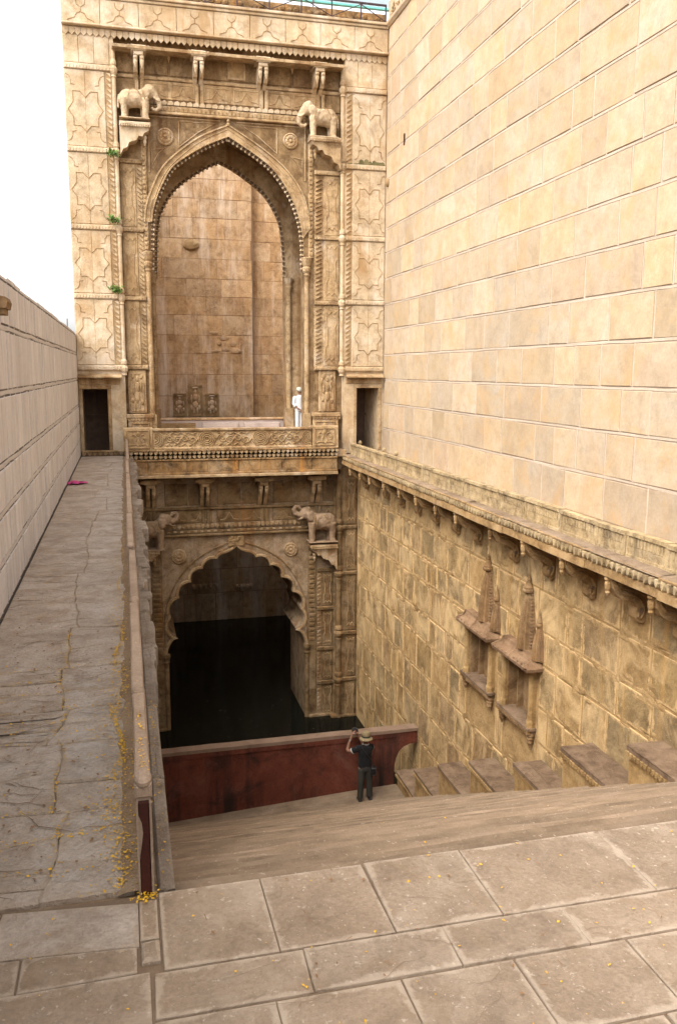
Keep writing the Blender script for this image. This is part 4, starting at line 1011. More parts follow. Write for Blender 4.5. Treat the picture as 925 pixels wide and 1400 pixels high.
# archivolt
oL=catmull([(.74,6.55),(.80,7.0),(.97,7.47),(1.25,8.01),(1.70,8.46),(2.36,8.93),(3.12,9.27)],5)
oR=catmull([(3.12,9.27),(4.02,8.75),(4.65,8.29),(5.08,7.81),(5.32,7.36),(5.42,6.9),(5.46,6.55)],5)
inn=catmull([(.93,6.57),(1.02,7.04),(1.27,7.64),(1.60,8.13),(2.40,8.66),(3.12,8.98)],5)[:-1]+catmull([(3.12,8.98),(4.03,8.45),(4.52,8.03),(4.92,7.45),(5.16,6.86),(5.27,6.31)],5)
out=oL[:-1]+oR
av=MB().prism(ql(out+inn[::-1],YC),YC-.07,YC+.02).build('archivolt',M['facade'],gate)
rb=MB(); rb.ribbon(ql(out,YC),YC-.06,.06,.05); rb.ribbon(ql([(x+(3.1-x)*.055,z-.10*(z>7.2)) for x,z in out],YC),YC-.065,.03,.02)
rb.ribbon(ql(inn,YC),YC-.065,.045,.03); rb.build('arch_moulding',M['facade'],av)
def fringe(curve,Y,name,r=.042,step=.105,inw=.055):
    db=MB(); db.ribbon([tuple(Vector(p)+(Vector((3.1,5.8))-Vector(p)).normalized()*.03) for p in curve],Y+.045,.10,.02); db.build('fringe_shade',M['dirt_and_shade'],gate)  # dark ribbon paints the shade in the gaps behind the beads
    mb=MB(); P=[Vector(p) for p in curve]; acc=0; ctr=Vector((3.1,5.8))
    for a,b in zip(P[:-1],P[1:]):
        d=b-a; L=d.length
        while acc<L:
            p=a+d*(acc/L); n=(ctr-p).normalized(); nn=Vector((-d.y,d.x)).normalized()
            if nn.dot(n)<0: nn=-nn
            c=p+nn*inw; mb.ball((c.x,Y,c.y),r,6,4); c2=p+nn*inw*.2; mb.ball((c2.x,Y,c2.y),r*.8,5,3); acc+=step
        acc-=L
    mb.build(name,M['facade_pale'],gate,kind='stuff')
fringe(ql([p for p in intr if p[1]>5.3],YC),YC+.03,'arch_fringe',.036,.135,.075)
fringe([p for p in back if p[1]>5.25],YB+.02,'arch_fringe',.042,.155,.085)
for xb_ in (BX1+.09,BX0-.09):
    MB().tube([(xb_,YB-.02,.56),(xb_,YB-.02,5.0)],.085,10).build('rear_column',M['facade'],gate)
    MB().lathe([(.09,0),(.12,.1),(.10,.15),(.14,.3),(.15,.4)],(xb_,YB-.02,5.0),10).build('column_capital',M['facade'],gate)
    MB().box(xb_-.14,xb_+.14,YB-.14,YB+.02,.56,1.25).build('column_base',M['facade'],gate)
# spandrels: rosettes and frames
def rosette(px,py,Y,r,mat,n=10):
    X,Z=at(px,py,Y); o=MB().lathe([(r,-.0),(r,.03),(r*.85,.05),(r*.8,.03),(r*.05,.03)],(0,0,0),18)
    t=[(x+X,Y-z,y+Z) for x,y,z in o.v]; o.v=t
    d=o.build('rosette',M[mat],gate)
    p=MB()
    for k in range(n):
        w_=2*math.pi*k/n; p.ball((X+math.cos(w_)*r*.52,Y-.035,Z+math.sin(w_)*r*.52),(r*.2,.025,r*.2),6,4)
    p.ball((X,Y-.035,Z),(r*.2,.04,r*.2),8,4); p.build('rosette_petals',M[mat],d,kind='stuff')
rosette(226,187,YC,.235,'facade'); rosette(397,193,YC,.225,'facade')
sp=MB()
for sx in (0,1):
    m=lambda L: ql([(x if not sx else 6.26-x,z) for x,z in L],YC)
    sp.ribbon(m([(.92,7.9),(.92,9.38),(2.9,9.38)]),YC,.05,.03); sp.ribbon(m([(1.75,8.62),(1.75,9.30),(2.75,9.30),(2.30,9.05)]),YC,.03,.02,True); sp.ribbon(m([(1.0,8.5),(1.0,8.1),(1.16,8.4),(1.32,8.55)]),YC,.03,.02,True)
sp.build('spandrel_moulding',M['facade'],gate)
X,Z=q(3.12,9.24,YC); MB().lathe([(.05,0),(.07,.05),(.03,.09),(.05,.13),(.01,.24)],(X,YC-.08,Z),8).build('arch_finial',M['facade'],gate)
# string course, frieze, bracket zone
def bandx(x0,x1,z0,z1,Y,pr,mat,name,b=.015): return qb(MB(),x0,x1,z0,z1,Y,pr,b).build(name,M[mat],gate)
bandx(.72,5.62,9.43,9.50,YC,.12,'facade','string_course'); bandx(.72,5.62,9.505,9.66,YC,.08,'facade','string_course')
tt=MB(); x=.75
while x<5.55: qb(tt,x,x+.07,9.53,9.63,YC-.08,.025,.01); x+=.12
tt.build('string_beads',M['groove'],gate,kind='stuff')
wv=MB(); x=.75
while x<5.55:
    wv.prism(ql([(x,9.68),(x+.15,9.68),(x+.17,9.74),(x+.11,9.80),(x+.02,9.76)],YC),YC-.09,YC); x+=.175
wv.build('wave_row',M['facade_pale'],gate,kind='stuff')
bx=[.20,.72,2.34,4.145,5.76,6.30]
fz=[(.10,.66),(.78,2.26),(2.42,4.06),(4.23,5.69),(5.83,6.38)]
for x0,x1 in fz:
    p=qb(MB(),x0,x1,9.83,10.30,YC,.03).build('frieze_panel',M['facade_mid'] if x1-x0<.8 else M['facade'],gate)
    if x1-x0>.8:
        g_=MB(); n=2
        for k in range(n):
            c_=x0+(x1-x0)*(k+.5)/n; h=(x1-x0)/n*.42
            g_.ribbon(ql([(c_-h,9.9),(c_-h*.4,9.95),(c_,10.18),(c_+h*.4,9.95),(c_+h,9.9),(c_+h,10.22),(c_-h,10.22)],YC),YC-.03,.025,.015,True)
        g_.build('cartouche',M['groove'],p)
bandx(.08,6.42,10.31,10.40,YC,.06,'facade','string_course')
for x0,x1 in fz:      # recessed panels behind the brackets
    n=max(1,int((x1-x0)/.55)); 
    for k in range(n):
        a=x0+(x1-x0)*k/n; b=x0+(x1-x0)*(k+1)/n
        qb(MB(),a+.03,b-.03,10.45,10.98,YC,.03).build('recess_panel',M['facade_mid'],gate)
        if k: X,Z=q(a,11.05,YC); MB().lathe([(.05,0),(.035,-.08),(.055,-.14),(.03,-.2),(.01,-.28)][::-1],(X,YC-.07,Z),7).build('pendant',M['facade'],gate)
for px,py in ((323,95),(376,100)):
    X,Z=at(px,py,YC); fr_=MB(); Xa=X
    if px==323:
        fr_.box(X-.25,X+.25,YC-.07,YC,Z-.30,Z-.24).box(X-.25,X+.25,YC-.07,YC,Z+.22,Z+.28).box(X-.25,X-.19,YC-.065,YC,Z-.239,Z+.219).box(X+.19,X+.25,YC-.065,YC,Z-.239,Z+.219)
        wo=fr_.build('window_frame',M['facade'],gate); MB().box(X-.188,X+.188,YC-.04,YC-.031,Z-.238,Z+.218).build('window_screen',M['groove'],wo)
# eave with brackets
YE=D-.32
def zz(z): return q(0,z,YE)[1]
ev=MB(); ev.prismx([(YC,zz(11.22)),(YE,zz(11.17)),(YE,zz(11.09)),(YC,zz(11.12))],q(.02,0,YE)[0],q(6.50,0,YE)[0]); ev.build('eave_slab',M['facade'],gate)
lt=MB(); x=-1.23
while x<7.72:
    lt.prism(ql([(x,11.50),(x+.14,11.50),(x+.145,11.38),(x+.07,11.30),(x-.005,11.38)],D-.1),D-.04,D); x+=.156
lt.build('lotus_row',M['facade_pale'],gate,kind='stuff')
bandx(-1.25,7.78,11.50,11.56,D,.17,'facade_pale','string_course')
def bracket_pair(x,z0,z1,Y,pr,mat,hgt):
    X,Z1=q(x,z1,Y-pr); Z0=q(x,z0,Y)[1]
    b=MB(); b.bbox(X-.20,X+.20,Y-pr-.06,Y,Z1-.02,Z1+.12,.02); b.bbox(X-.13,X+.13,Y-pr-.03,Y,Z1-.13,Z1-.022,.02)
    for s_ in (-1,1): b.tube([(X+s_*.17,Y-pr-.02,Z1+.05),(X+s_*.28,Y-pr-.02,Z1+.06)],[.05,.06],7)
    bo=b.build('eave_bracket',M[mat],gate)
    for s_ in (-1,1):
        xx=X+s_*.085
        a=MB(); a.prismx([(Y,Z1-.13),(Y-pr,Z1-.13),(Y-pr+.02,Z1-.32),(Y-pr*.62,Z1-.5),(Y-pr*.35,Z0+.12),(Y-.03,Z0),(Y,Z0)],xx-.055,xx+.055)
        a.lathe([(.055,0),(.065,-.05),(.04,-.09),(.055,-.16),(.04,-.22),(.012,-.30)][::-1],(xx,Y-pr+.03,Z1-.14),7)
        a.build('bracket_arm',M[mat],bo)
    return bo
for x in (.72,2.34,4.145,5.79): bracket_pair(x,10.26,11.05,YC,.48,'facade_pale',.7)
for x in (.72,2.34,4.145,5.79): qb(MB(),x-.12,x-.02,9.68,10.30,YC,.06).build('bracket_post',M['facade'],gate); qb(MB(),x+.02,x+.12,9.68,10.30,YC,.06).build('bracket_post',M['facade'],gate)
# top frieze and roof edge
n=9
for k in range(n):
    x0=-1.25+9.03*k/n; x1=-1.25+9.03*(k+1)/n-.012
    p=qb(MB(),x0,x1,11.57,12.17,D,.13,.008,.3).build('frieze_slab',M['facade_pale'],gate)
    c_=(x0+x1)/2; g_=MB()
    g_.ribbon(ql([(c_-.33,11.57),(c_-.33,11.66),(c_-.16,11.72),(c_-.10,11.83),(c_,11.87),(c_+.10,11.83),(c_+.16,11.72),(c_+.33,11.66),(c_+.33,11.57)],D-.13),D-.13,.022,.012)
    g_.ribbon(ql([(c_-.12,12.16),(c_-.10,12.05),(c_,11.98),(c_+.10,12.05),(c_+.12,12.16)],D-.13),D-.13,.022,.012); g_.ribbon(ql([(c_,11.87),(c_,11.98)],D-.13),D-.13,.022,.012)
    g_.build('cartouche',M['groove'],p)
bandx(-1.25,7.78,12.18,12.26,D,.16,'facade_pale','roof_moulding'); bandx(-1.25,7.78,12.265,12.34,D,.20,'facade_pale','roof_moulding')
MB().box(-1.24,7.79,D+.01,27.96,11.9,12.2).build('roof_slab',M['facade'],gate)
cpb=MB(); cpb.box(.9,7.78,D+.25,D+.45,12.2,12.72); cpo=cpb.build('roof_parapet',M['frieze'],gate)
fb=MB(); x=.95; rm=random.Random(6)
while x<7.7: fb.ball((x,D+.24,12.5+rm.uniform(-.05,.12)),(.09,.05,.08),6,4); fb.ball((x+.1,D+.24,12.36+rm.uniform(-.03,.05)),(.07,.05,.06),6,4); x+=.2
fb.build('parapet_flowers',M['frieze'],cpo,kind='stuff')

# --- balcony between the two arches
Yb=D-.52
def S(x,z): return q(x,z,Yb)
MB().box(.06,6.5,Yb+.03,YC+.1,-.10,.10).build('balcony_slab',M['facade'],gate)
bal=MB(); qb(bal,.79,5.52,.20,.77,Yb,.0,.012,.16); bo=bal.build('balustrade',M['facade'],gate)
for z0,z1,pr in ((.70,.775,.05),(.15,.22,.06)): qb(MB(),.78,5.53,z0,z1,Yb,pr).build('balustrade_rail',M['facade'],bo)
for xj in (2.35,3.95): qb(MB(),xj-.012,xj+.012,.23,.69,Yb,.012,.003).build('balustrade_joint',M['groove'],bo)
sw=MB()
def spiral(cx,cz,r,turns=2.2,dirn=1,a0=0):
    return ql([(cx+math.cos(a0+dirn*2*math.pi*turns*t/24)*r*(1-t/26),cz+math.sin(a0+dirn*2*math.pi*turns*t/24)*r*(1-t/26)) for t in range(25)],Yb)
for cx in (.83,2.35,3.95,5.47):
    for rr_ in (.07,.13,.19,.24):
        a0,a1=(-math.pi/2,math.pi/2) if cx<1 else ((math.pi/2,3*math.pi/2) if cx>5 else (0,2*math.pi))
        L=[(cx+math.cos(a0+(a1-a0)*t/20)*rr_, .46+math.sin(a0+(a1-a0)*t/20)*rr_*.95) for t in range(21)]
        sw.ribbon(ql(L,Yb),Yb,.035,.03)
for c0,c1 in ((.83,2.35),(2.35,3.95),(3.95,5.47)):
    L=c1-c0; pts=[(c0+.27+(L-.54)*t/16,.46+.13*math.sin(t/16*4*math.pi)) for t in range(17)]
    sw.ribbon(ql(pts,Yb),Yb,.03,.03)
    for k,(u,dz) in enumerate(((.28,.02),(.43,-.03),(.57,.03),(.72,-.02))):
        sw.ribbon(spiral(c0+L*u,.46+dz,.12,1.6,1 if k%2 else -1,k),Yb,.028,.028)
        sw.ribbon(ql([(c0+L*u-.1,.27),(c0+L*u,.33),(c0+L*u+.06,.26)],Yb),Yb,.03,.025); sw.ribbon(ql([(c0+L*u-.1,.64),(c0+L*u+.02,.60),(c0+L*u+.1,.66)],Yb),Yb,.03,.025)
sw.build('scroll_relief',M['groove'],bo)
for x0,x1 in ((-.05,.78),(5.53,6.35)): qb(MB(),x0,x1,.14,.80,Yb+.1,.10,.012,.3).build('end_pier',M['facade'],gate)
for x0,x1 in ((.02,.70),(5.60,6.28)): panel(x0,x1,.2,.74,Yb,'facade','flower',.015,'pier_panel')
qb(MB(),-.06,6.36,.10,.15,Yb,.10,.012,.2).build('cornice',M['frieze'],gate)
qb(MB(),-.05,6.34,-.13,.10,Yb,-.03,.003,.2).build('lotus_bed',M['dirt_and_shade'],gate)
for zt,h,pr in ((.10,.10,.085),(-.025,.10,.04)):
    pr_=MB(); x=-.04
    while x<6.28:
        pr_.prism(ql([(x,zt),(x+.10,zt),(x+.105,zt-h*.5),(x+.05,zt-h),(x-.005,zt-h*.5)],Yb),Yb-pr,Yb+.05); x+=.140
    pr_.build('lotus_row',M['facade'],gate,kind='stuff')
qb(MB(),-.06,6.35,-.19,-.14,Yb,.03,.012,.3).build('cornice',M['frieze'],gate)
xs=[-.06,.62,1.75,2.35,3.3,3.95,4.6,5.55,6.34]
for x0,x1 in zip(xs[:-1],xs[1:]): qb(MB(),x0,x1-.008,-.53,-.195,Yb,.0,.008,.35).build('frieze_slab',M['frieze'],gate)
qb(MB(),-.02,6.35,-.60,-.53,Yb,.04,.012,.3).build('cornice',M['frieze'],gate)
qb(MB(),-.02,6.35,-.69,-.60,Yb,.10,.012,.4).build('eave_slab',M['facade'],gate)
sx_=MB().box(.1,6.4,Yb+.25,YC+.02,-.52,.09); sx_.build('balcony_core',M[DK],gate)
# brackets and wall under the balcony
def at_b(px): return at(px,690,YC)[0]
for px in (207,281,361,433):
    X=at_b(px); x_m=X*D/YC
    bracket_pair(x_m,-1.62,-.86,YC,.46,'facade',.7)
    for s_ in (-1,1): MB().bbox(X+s_*.075-.045,X+s_*.075+.045,YC-.06,YC+.02,-2.30,-1.62,.01).build('bracket_post',M[DK],gate)
zz_=[(.30,.85),(1.05,2.45),(2.60,4.10),(4.30,5.60),(5.85,6.25)]
for x0,x1 in zz_:
    n=max(1,int((x1-x0)/.5))
    for k in range(n):
        a=x0+(x1-x0)*k/n; b=x0+(x1-x0)*(k+1)/n
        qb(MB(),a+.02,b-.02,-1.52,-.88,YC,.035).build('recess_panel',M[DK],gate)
        X,Z=q((a+b)/2,-.84,YC); MB().lathe([(.06,0),(.05,-.05),(.035,-.1),(.01,-.16)][::-1],(X,YC-.10,Z),7).build('pendant',M[DK],gate)
    p=qb(MB(),x0,x1,-2.06,-1.68,YC,.03).build('frieze_panel',M[DK],gate)
    g_=MB(); c_=(x0+x1)/2
    for k in range(2 if x1-x0>1 else 1):
        c_=x0+(x1-x0)*(k+.5)/(2 if x1-x0>1 else 1)
        g_.ribbon(ql([(c_-.28,-2.0),(c_-.12,-1.97),(c_,-1.76),(c_+.12,-1.97),(c_+.28,-2.0)],YC),YC-.03,.022,.014)
    g_.build('cartouche',M['groove'],p)
bandx(.25,6.25,-1.66,-1.58,YC,.09,DK,'string_course')
wv=MB(); x=.85
while x<5.6: wv.prism(ql([(x,-2.09),(x+.12,-2.09),(x+.125,-2.16),(x+.06,-2.24),(x-.005,-2.16)],YC),YC-.09,YC); x+=.14
wv.build('wave_row',M['facade'],gate,kind='stuff')
bandx(.85,5.62,-2.46,-2.39,YC,.12,DK,'string_course'); bandx(.85,5.62,-2.385,-2.28,YC,.06,DK,'string_course')
tt=MB(); x=.9
while x<5.5: qb(tt,x,x+.09,-2.36,-2.30,YC-.06,.02,.008); x+=.2
tt.build('string_beads',M['facade'],gate,kind='stuff')
# lower arch dressings
lm=MB(); o2=[(3.165+(x-3.165)*1.0, z) for x,z in lc]
off=[]; Pp=[Vector(p) for p in lc]
for i,p in enumerate(Pp):
    d=(Pp[min(i+1,len(Pp)-1)]-Pp[max(i-1,0)]).normalized(); nn=Vector((-d.y,d.x))
    if nn.dot(p-Vector((3.165,-5.6)))<0: nn=-nn
    off.append(tuple(p+nn*.06))
lm.ribbon(ql(off,YC),YC,.10,.05); lm.build('arch_moulding',M['facade'],gate)
ov=MB(); od=catmull([(.96,-5.9),(.98,-4.9),(1.25,-4.05),(1.75,-3.35),(2.35,-2.95),(2.9,-2.72),(3.165,-2.55)],4)
ov.ribbon(ql(od,YC),YC,.05,.03); ov.ribbon(ql([(6.33-x,z) for x,z in od],YC),YC,.05,.03); ov.build('arch_moulding',M[DK],gate)
X,Z=q(3.165,-2.68,YC)
ks=MB(); ks.bbox(X-.26,X+.26,YC-.06,YC,Z-.16,Z+.20,.03)
for i in range(9): ks.ball((X+R_.uniform(-.2,.2),YC-.065,Z+R_.uniform(-.1,.16)),(.07,.03,.05),6,4)
ks.build('arch_keystone',M['groove'],gate)
rosette(244.5,761,YC,.235,'facade'); rosette(397,751,YC,.225,'facade')
fo=MB()
for k in range(26):
    t=R_.random(); bx_,bz_=od[int(t*(len(od)-2))]
    for s_ in (0,1):
        x=bx_+R_.uniform(.05,.3)*(1-t*.5); z=bz_-R_.uniform(.12,.35)
        if s_: x=6.33-x
        X,Z=q(x,z,YC)
        # only on the stone, never over the opening
        inside=min((Vector((x,z))-Vector(p)).length for p in lc)
        if inside>.10 and abs(x-3.165)>abs(min(lc,key=lambda p:abs(p[1]-z)+ (10 if (p[0]-3.165)*(x-3.165)<0 else 0))[0]-3.165)+.1: fo.ball((X,YC,Z),(R_.uniform(.04,.09),.03,R_.uniform(.03,.06)),6,4)
if fo.v: fo.build('spandrel_foliage',M['groove'],gate,kind='stuff')
# lower pilasters
def zpx(py,px=440): return at(px,py,YC)[1]*1.0
for sx in (0,1):
    mx=(lambda x:x) if sx==0 else (lambda x:x)
    if sx==0: xa,xb,xc,xd=.60,.93,.20,.58      # bead strip, shaft (left)
    else: xa,xb,xc,xd=5.40,5.66,5.68,6.22
    zs=[-8.62,-7.42,-6.28,-4.95,-3.70]
    qb(MB(),xa,xb,-8.7,-2.55,YC,.05).build('rope_strip',M[DK],gate)
    rp=MB(); z=-6.0
    while z<-2.7: qb(rp,xa+.05,xb-.05,z,z+.10,YC-.05,.03,.012); z+=.155
    rp.build('rope_beads',M[DK],gate,kind='stuff')
    xcol=.98 if sx==0 else 5.36
    X=q(xcol,0,YC)[0]
    c_=MB().tube([(X,YC-.02,-8.75),(X,YC-.02,-6.5)],.08,10).build('jamb_column',M[DK],gate)
    MB().lathe([(.08,0),(.11,.05),(.09,.10),(.13,.22),(.12,.30)],(X,YC-.02,-6.5),10).build('column_capital',M[DK],c_)
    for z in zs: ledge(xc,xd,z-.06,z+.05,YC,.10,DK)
    for z0,z1 in zip(zs[:-1],zs[1:]):
        if sx: leaves(xc+.02,xc+.15,z0+.07,z1-.06,YC,.05,'facade',.13,side=1); panel(xc+.17,xd-.02,z0+.07,z1-.07,YC,DK,'slim',.04)
        else: panel(xc+.02,xd-.15,z0+.07,z1-.07,YC,DK,'slim',.04); leaves(xd-.14,xd-.01,z0+.07,z1-.06,YC,.05,'facade',.13,side=-1)
    MB().bbox(q(xa,0,YC)[0],q(xd if sx else xb,0,YC)[0],YC-.14,YC,-8.8,-8.58,.02).build('pilaster_base',M[DK],gate)
# outer pilaster and colonnette on the right
zo=[at(470,y_,D)[1] for y_ in (986,927,864,782.4,719.7)]
MB().box(6.42,XL+.02,D-.02,YC+.1,-8.9,-.5).build('pilaster_shaft',M[DK],gate)
for z in zo: ledge(6.42,6.97,z-.07,z+.05,D-.02,.08,DK)
for z0,z1 in zip(zo,zo[1:]+[-.75]): panel(6.62,6.95,z0+.08,z1-.09,D-.02,DK,'slim',.04)
colonnette(6.40,-8.8,-.7,D-.02,.085,zo,DK); colonnette(6.28,-8.8,-.7,YC-.03,.07,[],DK)
MB().box(6.15,6.97,D-.12,YC,-9.2,-8.60).build('pilaster_base',M[DK],gate)
# elephant shelves
def shelf(pxs,zt,Y,pr,mat,flip):
    (x0,x1)=pxs; w=x1-x0
    X=lambda u: (x0+w*u) if not flip else (x1-w*u)
    s=MB(); Z=zt
    s.bbox(min(X(0),X(1)),max(X(0),X(1)),Y-pr,Y,Z-.09,Z,.02)
    so=s.build('elephant_shelf',M[mat],gate)
    MB().prism([(X(0),Z-.091),(X(.96),Z-.091),(X(.92),Z-.20),(X(.78),Z-.26),(X(.72),Z-.36),(X(.60),Z-.34),(X(.52),Z-.46),(X(.30),Z-.52),(X(.22),Z-.66),(X(.10),Z-.70),(X(0),Z-.86)],Y-pr*.85,Y).build('shelf_corbel',M[mat],so)
    b=MB(); u=0.02
    while u<.97: b.ball((X(u),Y-pr,Z-.11),(.026,.03,.03),6,4); u+=.072
    b.build('bead_row',M[mat],so,kind='stuff')
    MB().lathe([(.05,0),(.06,-.06),(.035,-.1),(.05,-.16),(.01,-.26)][::-1],(X(.80),Y-pr*.5,Z-.30),8).build('pendant',M[mat],so)
    return so
YS=YC-.42
uL=(at(163,160,YS)[0],at(206,160,YS)[0]); zL=at(185,167,YS)[1]
uR=(at(424,180,YS)[0],at(466,180,YS)[0]); zR=at(445,188,YS)[1]
shelf(uL,zL,YC,.5,'facade_pale',False); shelf(uR,zR,YC,.5,'facade',True)
lL=(at(178,750,YS)[0],at(219,750,YS)[0]); zlL=at(200,752,YS)[1]
lR=(at(424,744,YS)[0],at(461,744,YS)[0]); zlR=at(445,744,YS)[1]
shelf(lL,zlL,YC,.5,'facade',False); shelf(lR,zlR,YC,.5,'facade',True)
# --- shaft wall seen through the arches
YW=37.0
RW=Frame((0,YW,0),(1,0,0),(0,0,1),(0,-1,0))
rear=thing('shaft_wall',(3,YW,0),'reddish brown dressed stone wall seen through the tall arch, with a vertical step','wall')
MB().box(-1.1,8,YW,YW+.6,-10.2,13.2).build('wall_core',M['rear_joint'],rear)
xj=at(343.5,400,YW)[0]
YL=YW-.28
MB().box(-1.0,xj,YL,YW,.0,13.1).build('wall_step',M['rear_joint'],rear)
zc=[at(300,y_,YW)[1] for y_ in (572,541,512,484,459,432,407,383,356,329,301,275,248,220,192)]
wp=random.Random(31)
RWL=Frame((0,YL,0),(1,0,0),(0,0,1),(0,-1,0))
blockwall(rear,RWL,-1.0,xj,zc,.7,1.7,.014,.012,M['rear'],M['rear_joint'],c=.008,inset=.05,jit=.006,rnd=wp)
RW2=Frame((0,YW,0),(1,0,0),(0,0,1),(0,-1,0))
blockwall(rear,RW2,xj,7.9,zc,1.1,2.4,.014,.012,M['rear'],M['rear_joint'],c=.008,inset=.05,jit=.006,rnd=wp)
blockwall(rear,RW,-1.0,7.8,[-8.7,-7.4,-6.3,-5.2,-4.2,-3.2,-2.2,-1.0,.05],.9,1.9,.03,.018,M['rear'],M['rear_joint'],c=.008,inset=.05,rnd=wp)
for px,py0,py1,hw in ((246,539,567,8.5),(267,527,567,9.5),(290,539,567,8.5)):
    X0,Z1=at(px-hw,py0,YL-.05); X1,Z0=at(px+hw,py1,YL-.05)
    f=MB(); f.box(X0,X1,YL-.05,YL-.01,Z0,Z1); f.box(X0-.03,X1+.03,YL-.09,YL-.05,Z1-.04,Z1+.03); f.box(X0-.03,X0+.03,YL-.08,YL-.051,Z0,Z1-.041); f.box(X1-.03,X1+.03,YL-.08,YL-.051,Z0,Z1-.041); f.box(X0-.03,X1+.03,YL-.09,YL-.05,Z0-.05,Z0)
    fo_=f.build('carved_niche',M['groove'],rear)
    r_=MB(); W_=(X1-X0); H_=(Z1-Z0); c_=(X0+X1)/2
    for u,v,a,b in ((0,.80,.13,.07),(0,.6,.2,.14),(0,.35,.22,.13),(-.14,.15,.09,.12),(.14,.15,.09,.12),(-.28,.55,.08,.14),(.28,.55,.08,.14),(-.3,.25,.1,.1),(.3,.25,.1,.1),(0,.92,.28,.04)):
        r_.ball((c_+u*W_,YL-.06,Z0+v*H_),(a*W_,.05,b*H_),8,5)
    r_.build('figure_relief',M['rear'],fo_)
for i in range(2):
    X0,Z0=at((262,322)[i],806,YW); X1,Z1=at((299,345)[i],797,YW)
    f=MB(); f.box(X0,X1,YW-.05,YW-.0,Z0,Z1); 
    for k in range(5): f.ball((X0+(X1-X0)*(k+.5)/5,YW-.055,(Z0+Z1)/2),(.09,.04,.12),6,4)
    f.build('carved_plaque',M['rear'],rear)
MB().box(xj-.012,xj+.05,YL-.006,YL+.02,.56,13.0).build('open_joint_and_shade',M['dirt_and_shade'],rear)  # dark strip painting the shade line beside the wall step
# broken knob of stone
X,Z=at(262,335,YL)
kb=MB(); kb.ball((X,YL-.02,Z),(.34,.10,.24),9,6); kb.v=[(x+R_.uniform(-.06,.06),y,z+R_.uniform(-.06,.06)) for x,y,z in kb.v]
kb.build('broken_boss',M['groove'],rear)
ba=MB(); 
for k in range(7):
    px,py=((292,455),(300,470),(310,478),(318,470),(306,462),(322,480),(296,480))[k]; X,Z=at(px,py,YL); ba.ball((X,YL-.02,Z),(R_.uniform(.1,.3),.03,R_.uniform(.06,.14)),7,4)
ba.build('scar',M['rear'],rear,kind='stuff')
# low parapet at the back of the gallery
par=thing('low_wall',(3,28.15,.56),'low violet grey slab wall along the back of the gallery behind the carved balustrade','wall')
YP=28.15
a0,zt_=at(209,575,YP); a1,_=at(396,575,YP)
MB().bbox(a0-1,a1+1.2,YP,YP+.3,.55,zt_,.02).build('wall_body',M['slab_grey'],par)
MB().bbox(a0-1,a1+1.2,YP-.05,YP+.35,zt_+.003,zt_+.07,.015).build('coping',M['rear'],par)
for p0,p1,m_ in ((214,268,'groove'),(277,326,'slab_grey'),(334,382,'slab_grey')):
    X0,_=at(p0,580,YP-.1); X1,_=at(p1,580,YP-.1); z1=at(p0,578,YP-.1)[1]
    MB().bbox(X0,X1,YP-(.10 if m_=='slab_grey' else .02),YP-.002,.56,z1 if m_=='slab_grey' else z1-.02,.015).build('upright_slab',M[m_],par)

